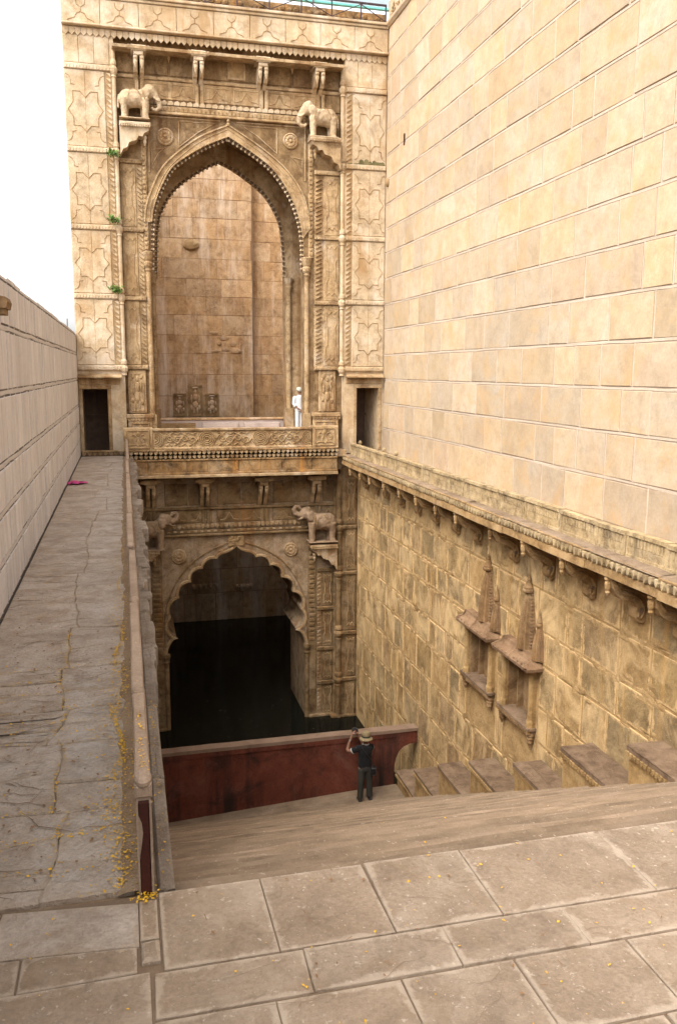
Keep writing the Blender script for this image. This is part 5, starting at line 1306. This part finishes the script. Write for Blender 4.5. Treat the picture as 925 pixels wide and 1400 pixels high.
# ================================================================== ELEPHANTS
WORN=bpy.data.textures.new('worn_stone','CLOUDS'); WORN.noise_scale=.09; WORN.noise_depth=3
def elephant(x,y,z,s,flip,label,mat,pose):
    t=thing('elephant_statue',(x,y,z),label,'elephant statue','stone elephants beside the arches')
    m=MB(); f=-1 if flip else 1
    def P(a,b,c): return (x+f*a*s, y+b*s, z+c*s)
    def bl(a,b,c,ra,rb,rc,sg=14): m.ball(P(a,b,c),(ra*s,rb*s,rc*s),sg,9)
    bl(-.06,0,.60,.42,.22,.25); bl(-.26,0,.58,.24,.22,.27); bl(.14,0,.60,.22,.20,.26)
    for a,b,bend in ((.24,-.12,.02),(.20,.12,0),(-.34,-.12,-.02),(-.32,.12,0)):
        m.tube([P(a,b,.58),P(a+bend,b,.32),P(a+bend*.5,b,.10),P(a+bend,b,.05),P(a+bend,b,.02)],[.125*s,.098*s,.088*s,.10*s,.10*s],10)
    if pose=='down':
        m.tube([P(.20,0,.70),P(.34,0,.80)],[.18*s,.17*s],10); bl(.40,0,.82,.18,.16,.20); bl(.36,0,.92,.13,.12,.12)
        m.tube([P(.46,0,.82),P(.58,0,.66),P(.66,0,.52),P(.66,0,.40),P(.58,0,.33),P(.48,0,.34),P(.43,0,.40)],[.13*s,.10*s,.085*s,.07*s,.06*s,.05*s,.045*s],9)
        hx,hz=.34,.80
        for sy in (-1,1): m.tube([P(.50,sy*.09,.66),P(.60,sy*.10,.58),P(.70,sy*.09,.58)],[.03*s,.026*s,.012*s],7)
    else:
        m.tube([P(.20,0,.70),P(.36,0,.84)],[.18*s,.17*s],10); bl(.42,0,.86,.18,.16,.19); bl(.36,0,.95,.12,.12,.11)
        m.tube([P(.48,0,.84),P(.62,0,.82),P(.73,0,.87),P(.77,0,.98),P(.71,0,1.07),P(.61,0,1.06),P(.58,0,.99)],[.12*s,.095*s,.08*s,.068*s,.058*s,.05*s,.045*s],9)
        hx,hz=.36,.84
        for sy in (-1,1): m.tube([P(.52,sy*.09,.74),P(.62,sy*.10,.70),P(.70,sy*.09,.72)],[.03*s,.026*s,.012*s],7)
    for sy in (-1,1):
        m.ball(P(hx-.06,sy*.17,hz-.05),(.12*s,.03*s,.16*s),10,6)
    m.tube([P(-.48,0,.68),P(-.53,0,.52),P(-.51,0,.32)],[.035*s,.028*s,.03*s],7)
    b=m.build('body',M[mat],t); remesh(b,.016*s,3)
    dm_=b.modifiers.new('worn','DISPLACE'); dm_.texture=WORN; dm_.texture_coords='LOCAL'; dm_.strength=.035*s; dm_.mid_level=.5
    d=MB()
    d.tube([P(.19,-.225,.72),P(.22,-.245,.60),P(.26,-.21,.45),P(.28,-.05,.40)],.016*s,6); d.tube([P(.19,-.225,.72),P(.17,-.12,.83),P(.16,0,.86)],.016*s,6)
    d.build('neck_band',M['groove'],t)
    d=MB(); d.ball(P(.28,-.10,.42),(.03*s,.03*s,.045*s),7,5); d.build('bell',M['groove'],t)
    d=MB()
    for k in range(9):
        w_=math.pi*(k/8); d.tube([P(-.06-.20*math.cos(w_),-.222+.06*math.sin(w_)*.2,.52+.30*math.sin(w_)),P(-.06-.20*math.cos(w_+.35),-.215,.52+.30*math.sin(w_+.35))],.012*s,5) if k<8 else None
    d.build('saddle_cloth_edge',M['groove'],t)
    for sy in (-1,1): MB().ball(P(hx+.13,sy*.125,hz+.05),(.018*s,.012*s,.018*s),7,5).build('eye',M['groove'],t)
    MB().bbox(x-.5*s if not flip else x-.36*s,x+.36*s if not flip else x+.5*s,y-.24*s,y+.24*s,z-.0,z+.035*s,.012).build('plinth',M[mat],t)
    return t
E_Y=YC-.27
def eleph_at(pxl,pxr,pyt,pyb,flip,label,mat,pose,hh):
    xl,zb=at(pxl,pyb,E_Y); xr,zt=at(pxr,pyt,E_Y)
    s=(zt-zb)/hh
    # nose on the side of pxr unless flipped; statue spans -.53..+.77 (or .72)
    fr=.78 if pose=='up' else .72
    s2=abs(xr-xl)/(fr+.53); s=(s+s2)/2*(.93 if pose=='down' else 1.0)
    cx=(xl+.53*s) if not flip else (xr-.53*s)
    return elephant(cx,E_Y,zb,s,flip,label,mat,pose)
eleph_at(162,219,110,163,False,'pale stone elephant with lowered curling trunk at the upper left of the tall arch','elephant','down',1.0)
eleph_at(409,462,133,188,True,'pale stone elephant facing left on the upper right shelf, trunk hanging in a curl','elephant','down',1.0)
eleph_at(182,244,699,753,False,'brown stone elephant with raised trunk at the left of the lobed arch','elephant_low','up',1.12)
eleph_at(399,461,690,742,True,'brown stone elephant facing left with raised trunk at the right of the lobed arch','elephant_low','up',1.12)

# ================================================================== PEOPLE
def limb(mb,pts,rad,seg=10): mb.tube(pts,rad,seg)
def hand(mb,wr,dirv,side,curl=.35,s=1.0,palmn=None):
    """palm, four bent fingers and a thumb, from the wrist along dirv"""
    w=Vector(wr); d=Vector(dirv).normalized(); n=Vector(palmn).normalized(); n=(n-d*n.dot(d)).normalized(); l=d.cross(n)*side
    pc=w+d*.045*s
    mb.tube([w,w+d*.03*s,w+d*.085*s],[.026*s,.034*s,.033*s],8)
    for k,(o_,ln) in enumerate(((-.028,.070),(-.010,.080),(.010,.075),(.028,.058))):
        b=w+d*.08*s+l*o_*s; p1=b+d*ln*.5*s+n*curl*.02*s; p2=p1+(d*(1-curl)+n*curl).normalized()*ln*.35*s; p3=p2+(d*(1-curl*1.6)+n*curl*1.6).normalized()*ln*.3*s
        mb.tube([b-d*.02*s,b,p1,p2,p3],[.010*s,.010*s,.0095*s,.009*s,.007*s],6)
    b=w+d*.03*s-l*.03*s; mb.tube([b,b-l*.022*s+d*.02*s,b-l*.03*s+d*.05*s+n*.012*s,b-l*.024*s+d*.07*s+n*.02*s],[.012*s,.0115*s,.010*s,.008*s],6)
def head(mb,c,fw,up,s=1.0):
    """skull, jaw, nose, ears; c = centre of the head"""
    c=Vector(c); fw=Vector(fw).normalized(); up=Vector(up).normalized(); rt=fw.cross(up)
    def e(p,r,sg=12):
        o=MB(); o.ball((0,0,0),1,sg,9)
        for v in o.v: pass
        vs=[tuple(c+p[0]*fw*s+p[1]*rt*s+p[2]*up*s+(fw*v[0]*r[0]+rt*v[1]*r[1]+up*v[2]*r[2])*s) for v in o.v]
        mb.add(vs,o.f)
    e((-.005,0,.02),(.098,.075,.105)); e((.025,0,-.055),(.068,.058,.065)); e((.098,0,-.015),(.018,.014,.026),8)
    e((.088,0,-.055),(.012,.024,.008),8); e((.07,0,-.10),(.025,.025,.018),8)
    for sy in (-1,1): e((.0,sy*.078,-.005),(.022,.012,.032),8); e((.08,sy*.032,.012),(.014,.016,.010),8)
def eyes(par,c,fw,up,mat):
    c=Vector(c); fw=Vector(fw).normalized(); up=Vector(up).normalized(); rt=fw.cross(up)
    for sy in (-1,1):
        p=c+fw*.094+rt*sy*.032+up*.012; MB().ball(tuple(p),.010,7,5).build('eye',mat,par)

# --- the man photographing at the red wall, seen from behind
fx,fz=at(498,1099,18.72)
mx,my,mz=5.42,18.72,ZL
mx=fx
man=thing('person',(mx,my,mz),'person in black t-shirt, olive trousers and straw hat raising a camera at the red wall','person')
def W(a,b,c): return (mx+a,my+b,mz+c)
body=MB()
head(body,W(.03,.03,1.60),(-.25,1,.05),(0,0,1))
limb(body,[W(.02,.02,1.40),W(.025,.02,1.50),W(.03,.025,1.56)],[.062,.056,.055])
limb(body,[W(-.20,.0,1.40),W(-.34,.06,1.30),W(-.41,.16,1.29)],[.052,.045,.042]); limb(body,[W(-.41,.16,1.29),W(-.36,.20,1.45),W(-.27,.24,1.63)],[.043,.036,.026])
limb(body,[W(.21,.02,1.38),W(.16,.20,1.28),W(.08,.26,1.28)],[.052,.045,.042]); limb(body,[W(.08,.26,1.28),W(-.02,.30,1.45),W(-.10,.30,1.60)],[.043,.036,.026])
hand(body,W(-.27,.24,1.63),(.45,.25,.75),1,.5,1.0,(.8,.2,-.3)); hand(body,W(-.10,.30,1.60),(-.35,.1,.85),-1,.5,1.0,(-.8,.1,-.3))
limb(body,[W(0,0,1.38),W(0,0,1.1),W(0,0,.9)],[.12,.11,.11]); 
for sx in (-1,1): limb(body,[W(sx*.10,0,.9),W(sx*.11,0,.5),W(sx*.12,0,.10)],[.075,.055,.04])
bo=body.build('body',M['skin'],man); remesh(bo,.010,2)
eyes(man,W(.03,.03,1.60),(-.25,1,.05),(0,0,1),M['hair'])
sh=MB()
limb(sh,[W(0,0,.86),W(0,0,1.0),W(0,.0,1.15),W(0,0,1.30),W(.01,.01,1.42),W(.02,.02,1.47)],[.165,.165,.16,.175,.165,.075],14)
sh.v=[(x,my+(y_-my)*.72,z_) for x,y_,z_ in sh.v]
for a,b in (((-.14,.0,1.40),(-.31,.05,1.315)),((.15,.0,1.40),(.19,.14,1.30))): limb(sh,[W(a[0],a[1],a[2]),W((a[0]+b[0])/2,(a[1]+b[1])/2,(a[2]+b[2])/2),W(*b)],[.085,.078,.074],10)
limb(sh,[W(-.15,.0,1.38),W(.15,0,1.38)],[.085,.085],10)
so=sh.build('shirt',M['black'],man); remesh(so,.014,3)
cl=MB(); cl.tube([W(-.305,.048,1.318),W(-.318,.053,1.31)],[.078,.078],12); cl.build('sleeve_band',M['white'],man)
cl=MB(); cl.tube([(W(.02,.02,1.475)[0]+.078*math.cos(t*math.pi/6),W(0,.02,0)[1]+.062*math.sin(t*math.pi/6),W(0,0,1.475)[2]) for t in range(13)],.012,6); cl.build('collar_band',M['white'],man)
tr=MB()
limb(tr,[W(0,0,.98),W(0,0,.88),W(0,0,.80)],[.155,.165,.15],12); tr.v=[(x,my+(y_-my)*.75,z_) for x,y_,z_ in tr.v]
limb(tr,[W(-.085,0,.86),W(-.10,-.01,.50),W(-.115,0,.09)],[.105,.085,.075],12); limb(tr,[W(.085,0,.86),W(.115,.01,.50),W(.135,.02,.09)],[.105,.085,.075],12)
to=tr.build('trousers',M['trouser'],man); remesh(to,.014,3)
for sx,dy in ((-.12,0),(.14,.02)):
    s_=MB(); s_.ball(W(sx,dy+.05,.05),(.05,.13,.05),10,6); s_.box(mx+sx-.048,mx+sx+.048,my+dy-.07,my+dy+.17,mz,mz+.03); so_=s_.build('shoe',M['shoe'],man); remesh(so_,.012,1)
h_=MB(); h_.lathe([(.02,1.80),(.085,1.785),(.10,1.74),(.105,1.66),(.155,1.625),(.165,1.61),(.15,1.61),(.10,1.635),(.09,1.70),(.02,1.77)],(mx+.03,my+.03,mz),16); h_.build('straw_hat',M['straw'],man)
MB().lathe([(.107,1.655),(.110,1.665),(.108,1.70),(.104,1.70)],(mx+.03,my+.03,mz),16).build('hat_band',M['trouser'],man)
cm=thing('camera',W(-.17,.32,1.66),'small black camera held up in both hands of the person in the straw hat','camera')
k=Vector(W(-.17,.33,1.71)); MB().bbox(k.x-.075,k.x+.075,k.y-.03,k.y+.03,k.z-.045,k.z+.05,.01).build('camera_body',M['plastic'],cm)
MB().tube([(k.x,k.y+.03,k.z),(k.x-.01,k.y+.12,k.z)],[.035,.04],12).build('lens',M['plastic'],cm)
MB().bbox(k.x-.03,k.x+.03,k.y-.025,k.y+.025,k.z+.048,k.z+.075,.008).build('viewfinder',M['plastic'],cm)
wt=MB(); wt.tube([W(-.335,.215,1.50),W(-.315,.225,1.54)],[.038,.037],10); wt.build('wristwatch',M['steel'],man)
bg_=thing('shoulder_bag',W(.20,-.06,.86),'small black shoulder bag on the right hip of the person in the straw hat','bag')
b_=MB(); b_.bbox(mx+.12,mx+.26,my-.15,my-.04,mz+.70,mz+.90,.025); b_.build('pouch',M['plastic'],bg_)
b_=MB(); b_.tube([W(.20,-.11,.90),W(.14,-.135,1.10),W(.0,-.135,1.28),W(-.10,-.10,1.44)],.012,6); b_.build('strap',M['plastic'],bg_)

# --- the man in white behind the right jamb of the tall arch
px_,pz_=at(408.5,584,26.25)
wx,wy,wz=px_+.03,26.25,.56
top=at(408.5,529.5,26.25)[1]
ws=(top-wz)/1.74
wm=thing('person',(wx,wy,wz),'person in white kurta and turban, hands clasped behind, by the tall arch jamb','person')
def V(a,b,c): return (wx+a*ws,wy+b*ws,wz+c*ws)
bd=MB(); fwv=(.35,1,0)
head(bd,V(.0,.04,1.58),fwv,(0,0,1),ws)
limb(bd,[V(0,0,1.38),V(0,.02,1.54)],[.06*ws,.055*ws])
limb(bd,[V(-.20,0,1.36),V(-.25,-.04,1.10),V(-.12,-.16,.93)],[.045*ws,.04*ws,.028*ws]); limb(bd,[V(.20,0,1.36),V(.26,-.04,1.10),V(.06,-.17,.90)],[.045*ws,.04*ws,.028*ws])
hand(bd,V(-.12,-.16,.93),(1,-.1,-.45),1,.6,ws,(.1,-.2,-1)); hand(bd,V(.06,-.17,.90),(-.6,-.1,-.6),-1,.7,ws,(-.5,-.2,-1))
limb(bd,[V(0,0,1.36),V(0,0,.9)],[.11*ws,.11*ws])
for sx in (-1,1): limb(bd,[V(sx*.09,0,.9),V(sx*.09,0,.1)],[.07*ws,.04*ws]); bd.ball(V(sx*.09,.04,.03),(.045*ws,.11*ws,.035*ws),8,5)
b_=bd.build('body',M['skin'],wm); remesh(b_,.010,2)
eyes(wm,V(0,.04,1.58),fwv,(0,0,1),M['hair'])
ku=MB(); limb(ku,[V(0,0,.84),V(0,0,1.0),V(0,0,1.2),V(0,0,1.36),V(0,.01,1.44)],[.20*ws,.185*ws,.18*ws,.175*ws,.08*ws],14); ku.v=[(x,wy+(y_-wy)*.75,z_) for x,y_,z_ in ku.v]
limb(ku,[V(-.15,0,1.36),V(-.215,0,1.30),V(-.255,-.04,1.10),V(-.19,-.11,.99)],[.085*ws,.08*ws,.068*ws,.06*ws]); limb(ku,[V(.15,0,1.36),V(.215,0,1.30),V(.265,-.04,1.10),V(.17,-.12,.97)],[.085*ws,.08*ws,.068*ws,.06*ws])
b_=ku.build('kurta',M['white'],wm); remesh(b_,.013,3)
pj=MB(); limb(pj,[V(0,0,.95),V(0,0,.82)],[.15*ws,.16*ws],12)
for sx in (-1,1): limb(pj,[V(sx*.085,0,.86),V(sx*.095,0,.5),V(sx*.10,.01,.08)],[.105*ws,.095*ws,.085*ws],12)
b_=pj.build('trousers',M['white'],wm); remesh(b_,.013,2)
tb=MB(); c_=V(0,.03,1.65); tb.ball(c_,(.115*ws,.13*ws,.095*ws),14,8)
for k in range(5): tb.tube([(c_[0]+(.112-.01*abs(k-2))*ws*math.cos(t*math.pi/8),c_[1]+(.128-.01*abs(k-2))*ws*math.sin(t*math.pi/8),c_[2]+(-.05+.03*k+.012*math.sin(t*.8+k))*ws) for t in range(17)],.018*ws,6)
tb.build('turban',M['turban'],wm,smooth=True)

# ================================================================== STONE RAILING AND COPING OF THE WALKWAY
rail=thing('stone_railing',(.03,14,0),'low sandy stone slab railing with rounded ends along the walkway edge','railing')
RZ=.543
sy=[3.755]+[onZ(x_,y_,RZ)[1] for x_,y_ in ((183,950),(179.5,821),(175.5,748.6),(174,702),(172.5,647),(172,628))]+[25.0]
for i,(y0,y1) in enumerate(zip(sy[:-1],sy[1:])):
    rr_=random.Random(40+i); dx=rr_.uniform(-.010,.010); h=RZ+rr_.uniform(-.022,.018)
    y0+=.010;y1-=.010
    L=MB(); L.bbox(-.008+dx,.050+dx,y0+.03,y1,-.02,h-.07,.006)
    p=L.build('rail_slab',M['rail'],rail)
    # top rail with softened edges, ending in a rounded knob towards the camera
    t=MB(); sec=[(-.012,-.066),(-.016,-.045),(-.014,-.011),(-.006,0),(.050,0),(.059,-.011),(.061,-.045),(.057,-.066)]
    ny=max(6,int((y1-y0)/.25)); o=0
    for j in range(ny+1):
        yy=y0+(y1-y0)*j/ny
        for a,b in sec: t.v.append((a+dx+rr_.uniform(-.002,.002),yy,h+b+rr_.uniform(-.003,.003)))
    ns=len(sec)
    for j in range(ny):
        for k in range(ns): t.f.append((j*ns+k,j*ns+(k+1)%ns,(j+1)*ns+(k+1)%ns,(j+1)*ns+k)); t.mi.append(0)
    t.f.append(tuple(range(ns))); t.mi.append(0); t.f.append(tuple(ny*ns+k for k in range(ns-1,-1,-1))); t.mi.append(0)
    to_=t.build('rail_top',M['rail'],p,smooth=False); 
    kb=MB(); kb.ball((.022+dx,y0+.05,h+.002),(.043,.075,.036),12,7); kb.box(-.010+dx,.055+dx,y0+.004,y0+.09,h-.12,h-.07); kb.bbox(-.018+dx,.063+dx,y0-.006,y0+.05,h-.075,h-.006,.012); kb.build('end_knob',M['rail'],p)
    for zz_ in (.07,.26,.40): MB().box(-.013+dx,-.007+dx,y0+.06,y1-.03,zz_,zz_+.022).build('slab_moulding',M['rail'],p)
e=MB(); e.bbox(-.004,.046,3.747,3.80,.0,.47,.004); e.build('painted_end',M['redend'],rail)
e=MB(); e.box(-.014,-.0045,3.738,3.83,0,.47); e.box(.0465,.057,3.738,3.83,0,.47); e.build('end_frame',M['rail'],rail)
e=MB(); e.v=[(-.004,3.744,.41),(.010,3.744,.37),(.014,3.744,.32),(.008,3.744,.27),(-.001,3.744,.21),(-.004,3.744,.18)]; e.f=[(0,1,2,3,4,5)]; e.mi=[0]; e.build('paint_chip',M['rail'],rail)
cope=structure(MB().box(.085,.142,3.76,25.1,-8.6,-.035).build('coping_ledge',M['rough']))
yy=3.79; rc=random.Random(77); i=0
while yy<24.9:
    l=rc.uniform(.35,.9) if yy>5.3 else 1.15
    y1=min(yy+l,25.0); far=min(1,max(0,(yy-5.5)/5)); out=.155+far*rc.uniform(.02,.13); z=-.005-far*rc.uniform(0,.05)
    n=5; pl=[(.075,yy+.006),(out+rc.uniform(-.01,.02)*(far+.2),yy+.006+rc.uniform(0,.03)*far)]
    for k in range(1,n): pl.append((out+rc.uniform(-.03,.03)*far,yy+(y1-yy)*k/n))
    pl+=[(out+rc.uniform(-.02,.015)*far,y1-.006),(.075,y1-.006)]
    stone(GF,pl,z,'coping_stone',M['rough'] if (far>0 or True) else M['paver'],cope,c=.012,inset=.03,jit=.006,base=-.16-far*.1)
    yy=y1
wl=thing('block_wall',(.12,15,-8),'hidden left side wall of the stepwell dropping below the rough coping','wall')
MB().box(.10,.147,4.0,25.4,-10.2,-.06).build('wall_face',M['low_block'],wl)

# ================================================================== SMALL THINGS
ro=thing('roof_railing',(3.4,D,12.35),'dark iron railing with slanting braces along the roof edge of the gateway','railing')
r_=MB(); zb,zt=12.38,12.86; YRr=D-.02
X=lambda px: at(px,20,YRr)[0]
MB().bbox(1.5,7.74,YRr-.02,YRr+.02,zb-.02,zb+.03,.004).build('bottom_rail',M['iron'],ro); MB().bbox(1.5,7.74,YRr-.02,YRr+.02,zt-.03,zt+.02,.004).build('top_rail',M['iron'],ro)
xs=[1.5,2.55,3.43,4.33,5.24,6.12,6.98,7.72]
for x in xs: MB().bbox(x-.018,x+.018,YRr-.018,YRr+.018,zb+.03,zt-.03,.003).build('post',M['iron'],ro)
for i,(a,b) in enumerate(zip(xs[:-1],xs[1:])):
    p=((a,zt-.04),(b,zb+.04)) if i%2==0 else ((a,zb+.04),(b,zt-.04))
    MB().tube([(p[0][0],YRr,p[0][1]),(p[1][0],YRr,p[1][1])],.013,6).build('brace',M['iron'],ro)
ca=thing('roof_canopy',(6,27,13.2),'pale blue sheet canopy with a teal edge above the gateway roof','canopy')
Yc0=D+1.0
cx0=at(330,0,Yc0)[0]; zc_=at(450,4,Yc0)[1]
MB().bbox(1.0,8.9,Yc0-.05,Yc0+.05,zc_-.045,zc_+.02,.01).build('edge_beam',M['teal'],ca)
sh=MB(); n=14
for i in range(n):
    x0=1.0+6.75*i/n; x1=1.0+6.75*(i+1)/n
    sh.v+= [(x0,Yc0,zc_+.05),(x1,Yc0,zc_+.05),(x1,Yc0+.02,zc_+.10),(x0,Yc0+.02,zc_+.10)]
sheet=MB().box(1.0,8.9,Yc0+.05,Yc0+.08,zc_+.021,zc_+1.6); sheet.build('sheet_panel',M['sheet'],ca)
for px in (427,): 
    xx=at(px,4,Yc0)[0]; MB().tube([(xx,Yc0-.1,zc_-.4),(xx,Yc0-.1,zc_+.5)],.018,6).build('hanger',M['iron'],ca)
def plant(px,py,Y,s,label):
    x,z=at(px,py,Y); t=thing('weed',(x,Y,z),label,'plant','green weeds sprouting from the gateway ledges')
    rp=random.Random(int(px*7+py)); st=MB(); lf=MB()
    for k in range(9):
        a=rp.uniform(-1.4,1.4); l=s*rp.uniform(.5,1.0); e=Vector((x+math.sin(a)*l*.9,Y-rp.uniform(.05,.25)*s*2,z+math.cos(a)*l*.75))
        m_=(Vector((x,Y,z))+e)/2+Vector((0,-.03,.03)); st.tube([(x,Y,z),tuple(m_),tuple(e)],.005,4)
        for j in range(9):
            c_=Vector((x,Y,z)).lerp(e,rp.uniform(.25,1.05))+Vector((rp.gauss(0,.035),rp.gauss(0,.03),rp.gauss(0,.035)))
            u=Vector((rp.gauss(0,1),rp.gauss(0,1),rp.gauss(0,1))).normalized(); v=u.orthogonal().normalized(); r=rp.uniform(.025,.05)
            lf.add([tuple(c_-u*r*1.3),tuple(c_+v*r*.6),tuple(c_+u*r*1.3),tuple(c_-v*r*.6)],[(0,1,2,3)])
    st.build('stem',M['leaf'],t); lf.build('leaves',M['leaf'],t)
plant(153,212,D-.12,.22,'small green weed on the second ledge of the left bay, the highest of three')
plant(157.5,304,D-.12,.25,'small green weed growing at the middle ledge of the left bay beside the colonnette')
plant(160.5,400,D-.12,.27,'small green weed on the left bay ledge nearest the doorway')
cx_,cy_=onZ(102,661,0.02)
pc=MB(); rp=random.Random(3); nx,ny=12,7
for i in range(nx+1):
    for j in range(ny+1):
        u=i/nx-.5; v=j/ny-.5; k=.02+.09*abs(noise.noise((u*6,v*6,2)))*(1-abs(u)*1.2)
        pc.v.append((cx_+u*.52+.04*math.sin(j*1.7),cy_+v*.42*(1-abs(u)*1.0)+.05*math.sin(i*1.3),.015+k))
for i in range(nx):
    for j in range(ny):
        p=i*(ny+1)+j; pc.f.append((p,p+ny+1,p+ny+2,p+1)); pc.mi.append(0)
o=pc.build('cloth',M['pink'],None,smooth=True); tag(o,'crumpled magenta cloth lying on the walkway at the foot of the left wall','cloth')
# fallen yellow petals
pe=MB(); rp=random.Random(12)
def petal(x,y,z,mb=pe,s=1.0):
    r=rp.uniform(.004,.0105)*s; a=rp.uniform(0,6.28); u=Vector((math.cos(a),math.sin(a),rp.uniform(-.35,.35)))*r; v=Vector((-math.sin(a),math.cos(a),rp.uniform(-.35,.35)))*r*rp.uniform(.5,.9)
    c_=Vector((x,y,z+.004+r*.25)); mb.add([tuple(c_-u),tuple(c_+v*.9-u*.2),tuple(c_+u),tuple(c_-v*.9+Vector((0,0,r*.3)))],[(0,1,2,3)])
for i in range(1500):
    y=3.8+abs(rp.gauss(0,3.9)); 
    if y>15: continue
    petal(-.115+rp.gauss(0,.028)*(1+.8*math.sin(y*3.1))+.03*math.sin(y*5),y,.016)
for i in range(520):
    y=3.75+abs(rp.gauss(0,3.2)); petal(-.10+rp.gauss(0,.10),min(y,14),.012)
for i in range(700):
    y=rp.choice(ycuts_l[1:11]) if rp.random()<.75 else rp.uniform(4,9); x=rp.uniform(-1.2,xmid(y)) if rp.random()<.7 else rp.uniform(xmid(y),-.15)
    petal(x,y+wob(y,x)*.8+rp.gauss(0,.025),.010)
for i in range(260):
    y=rp.uniform(3.9,8); petal(xmid(y)+rp.gauss(0,.015),y,.006)
for i in range(150):
    y=rp.uniform(6,16); petal(-1.05+rp.gauss(0,.13)+ (0 if y<9 else .02),y,.010)
for i in range(150): petal(rp.uniform(-1.2,5.5),rp.uniform(2.5,3.75),.004)
for i in range(60): petal(.11+rp.gauss(0,.02),rp.uniform(3.8,6.2),.004)
for i in range(70):
    k=rp.randint(0,14); petal(rp.uniform(.3,6),SY0+TR*k+rp.uniform(.02,.26),-(k+1)*RI+.004)
for i in range(60): petal(.02+rp.gauss(0,.03),3.715+rp.gauss(0,.02),.012)
for i in range(60): petal(.022+rp.gauss(0,.016),3.8+abs(rp.gauss(0,.7)),RZ+.012)
po=pe.build('fallen_petals',M['petal'],None); po['kind']='stuff'; po['label']='fallen yellow petals scattered along the walkway joints'
dp=MB()
for i in range(240):
    petal(rp.uniform(-1.2,-.05),3.8+abs(rp.gauss(0,3.0)),.012,dp,1.6)
for i in range(60): petal(rp.uniform(.1,4),rp.uniform(2.6,3.75),.004,dp,1.3)
for i in range(40):
    x,y=(rp.uniform(.2,3.5),rp.uniform(2.7,3.75)) if i%2 else (rp.uniform(-1.1,-.1),rp.uniform(3.9,8)); a=rp.uniform(0,3.1); l=rp.uniform(.015,.045)
    dp.tube([(x,y,.012),(x+math.cos(a)*l,y+math.sin(a)*l,.014)],.0018,4)
do=dp.build('dry_litter',M['drypetal'],None); do['kind']='stuff'; do['label']='dry brown leaves and twigs littering the flagstones'
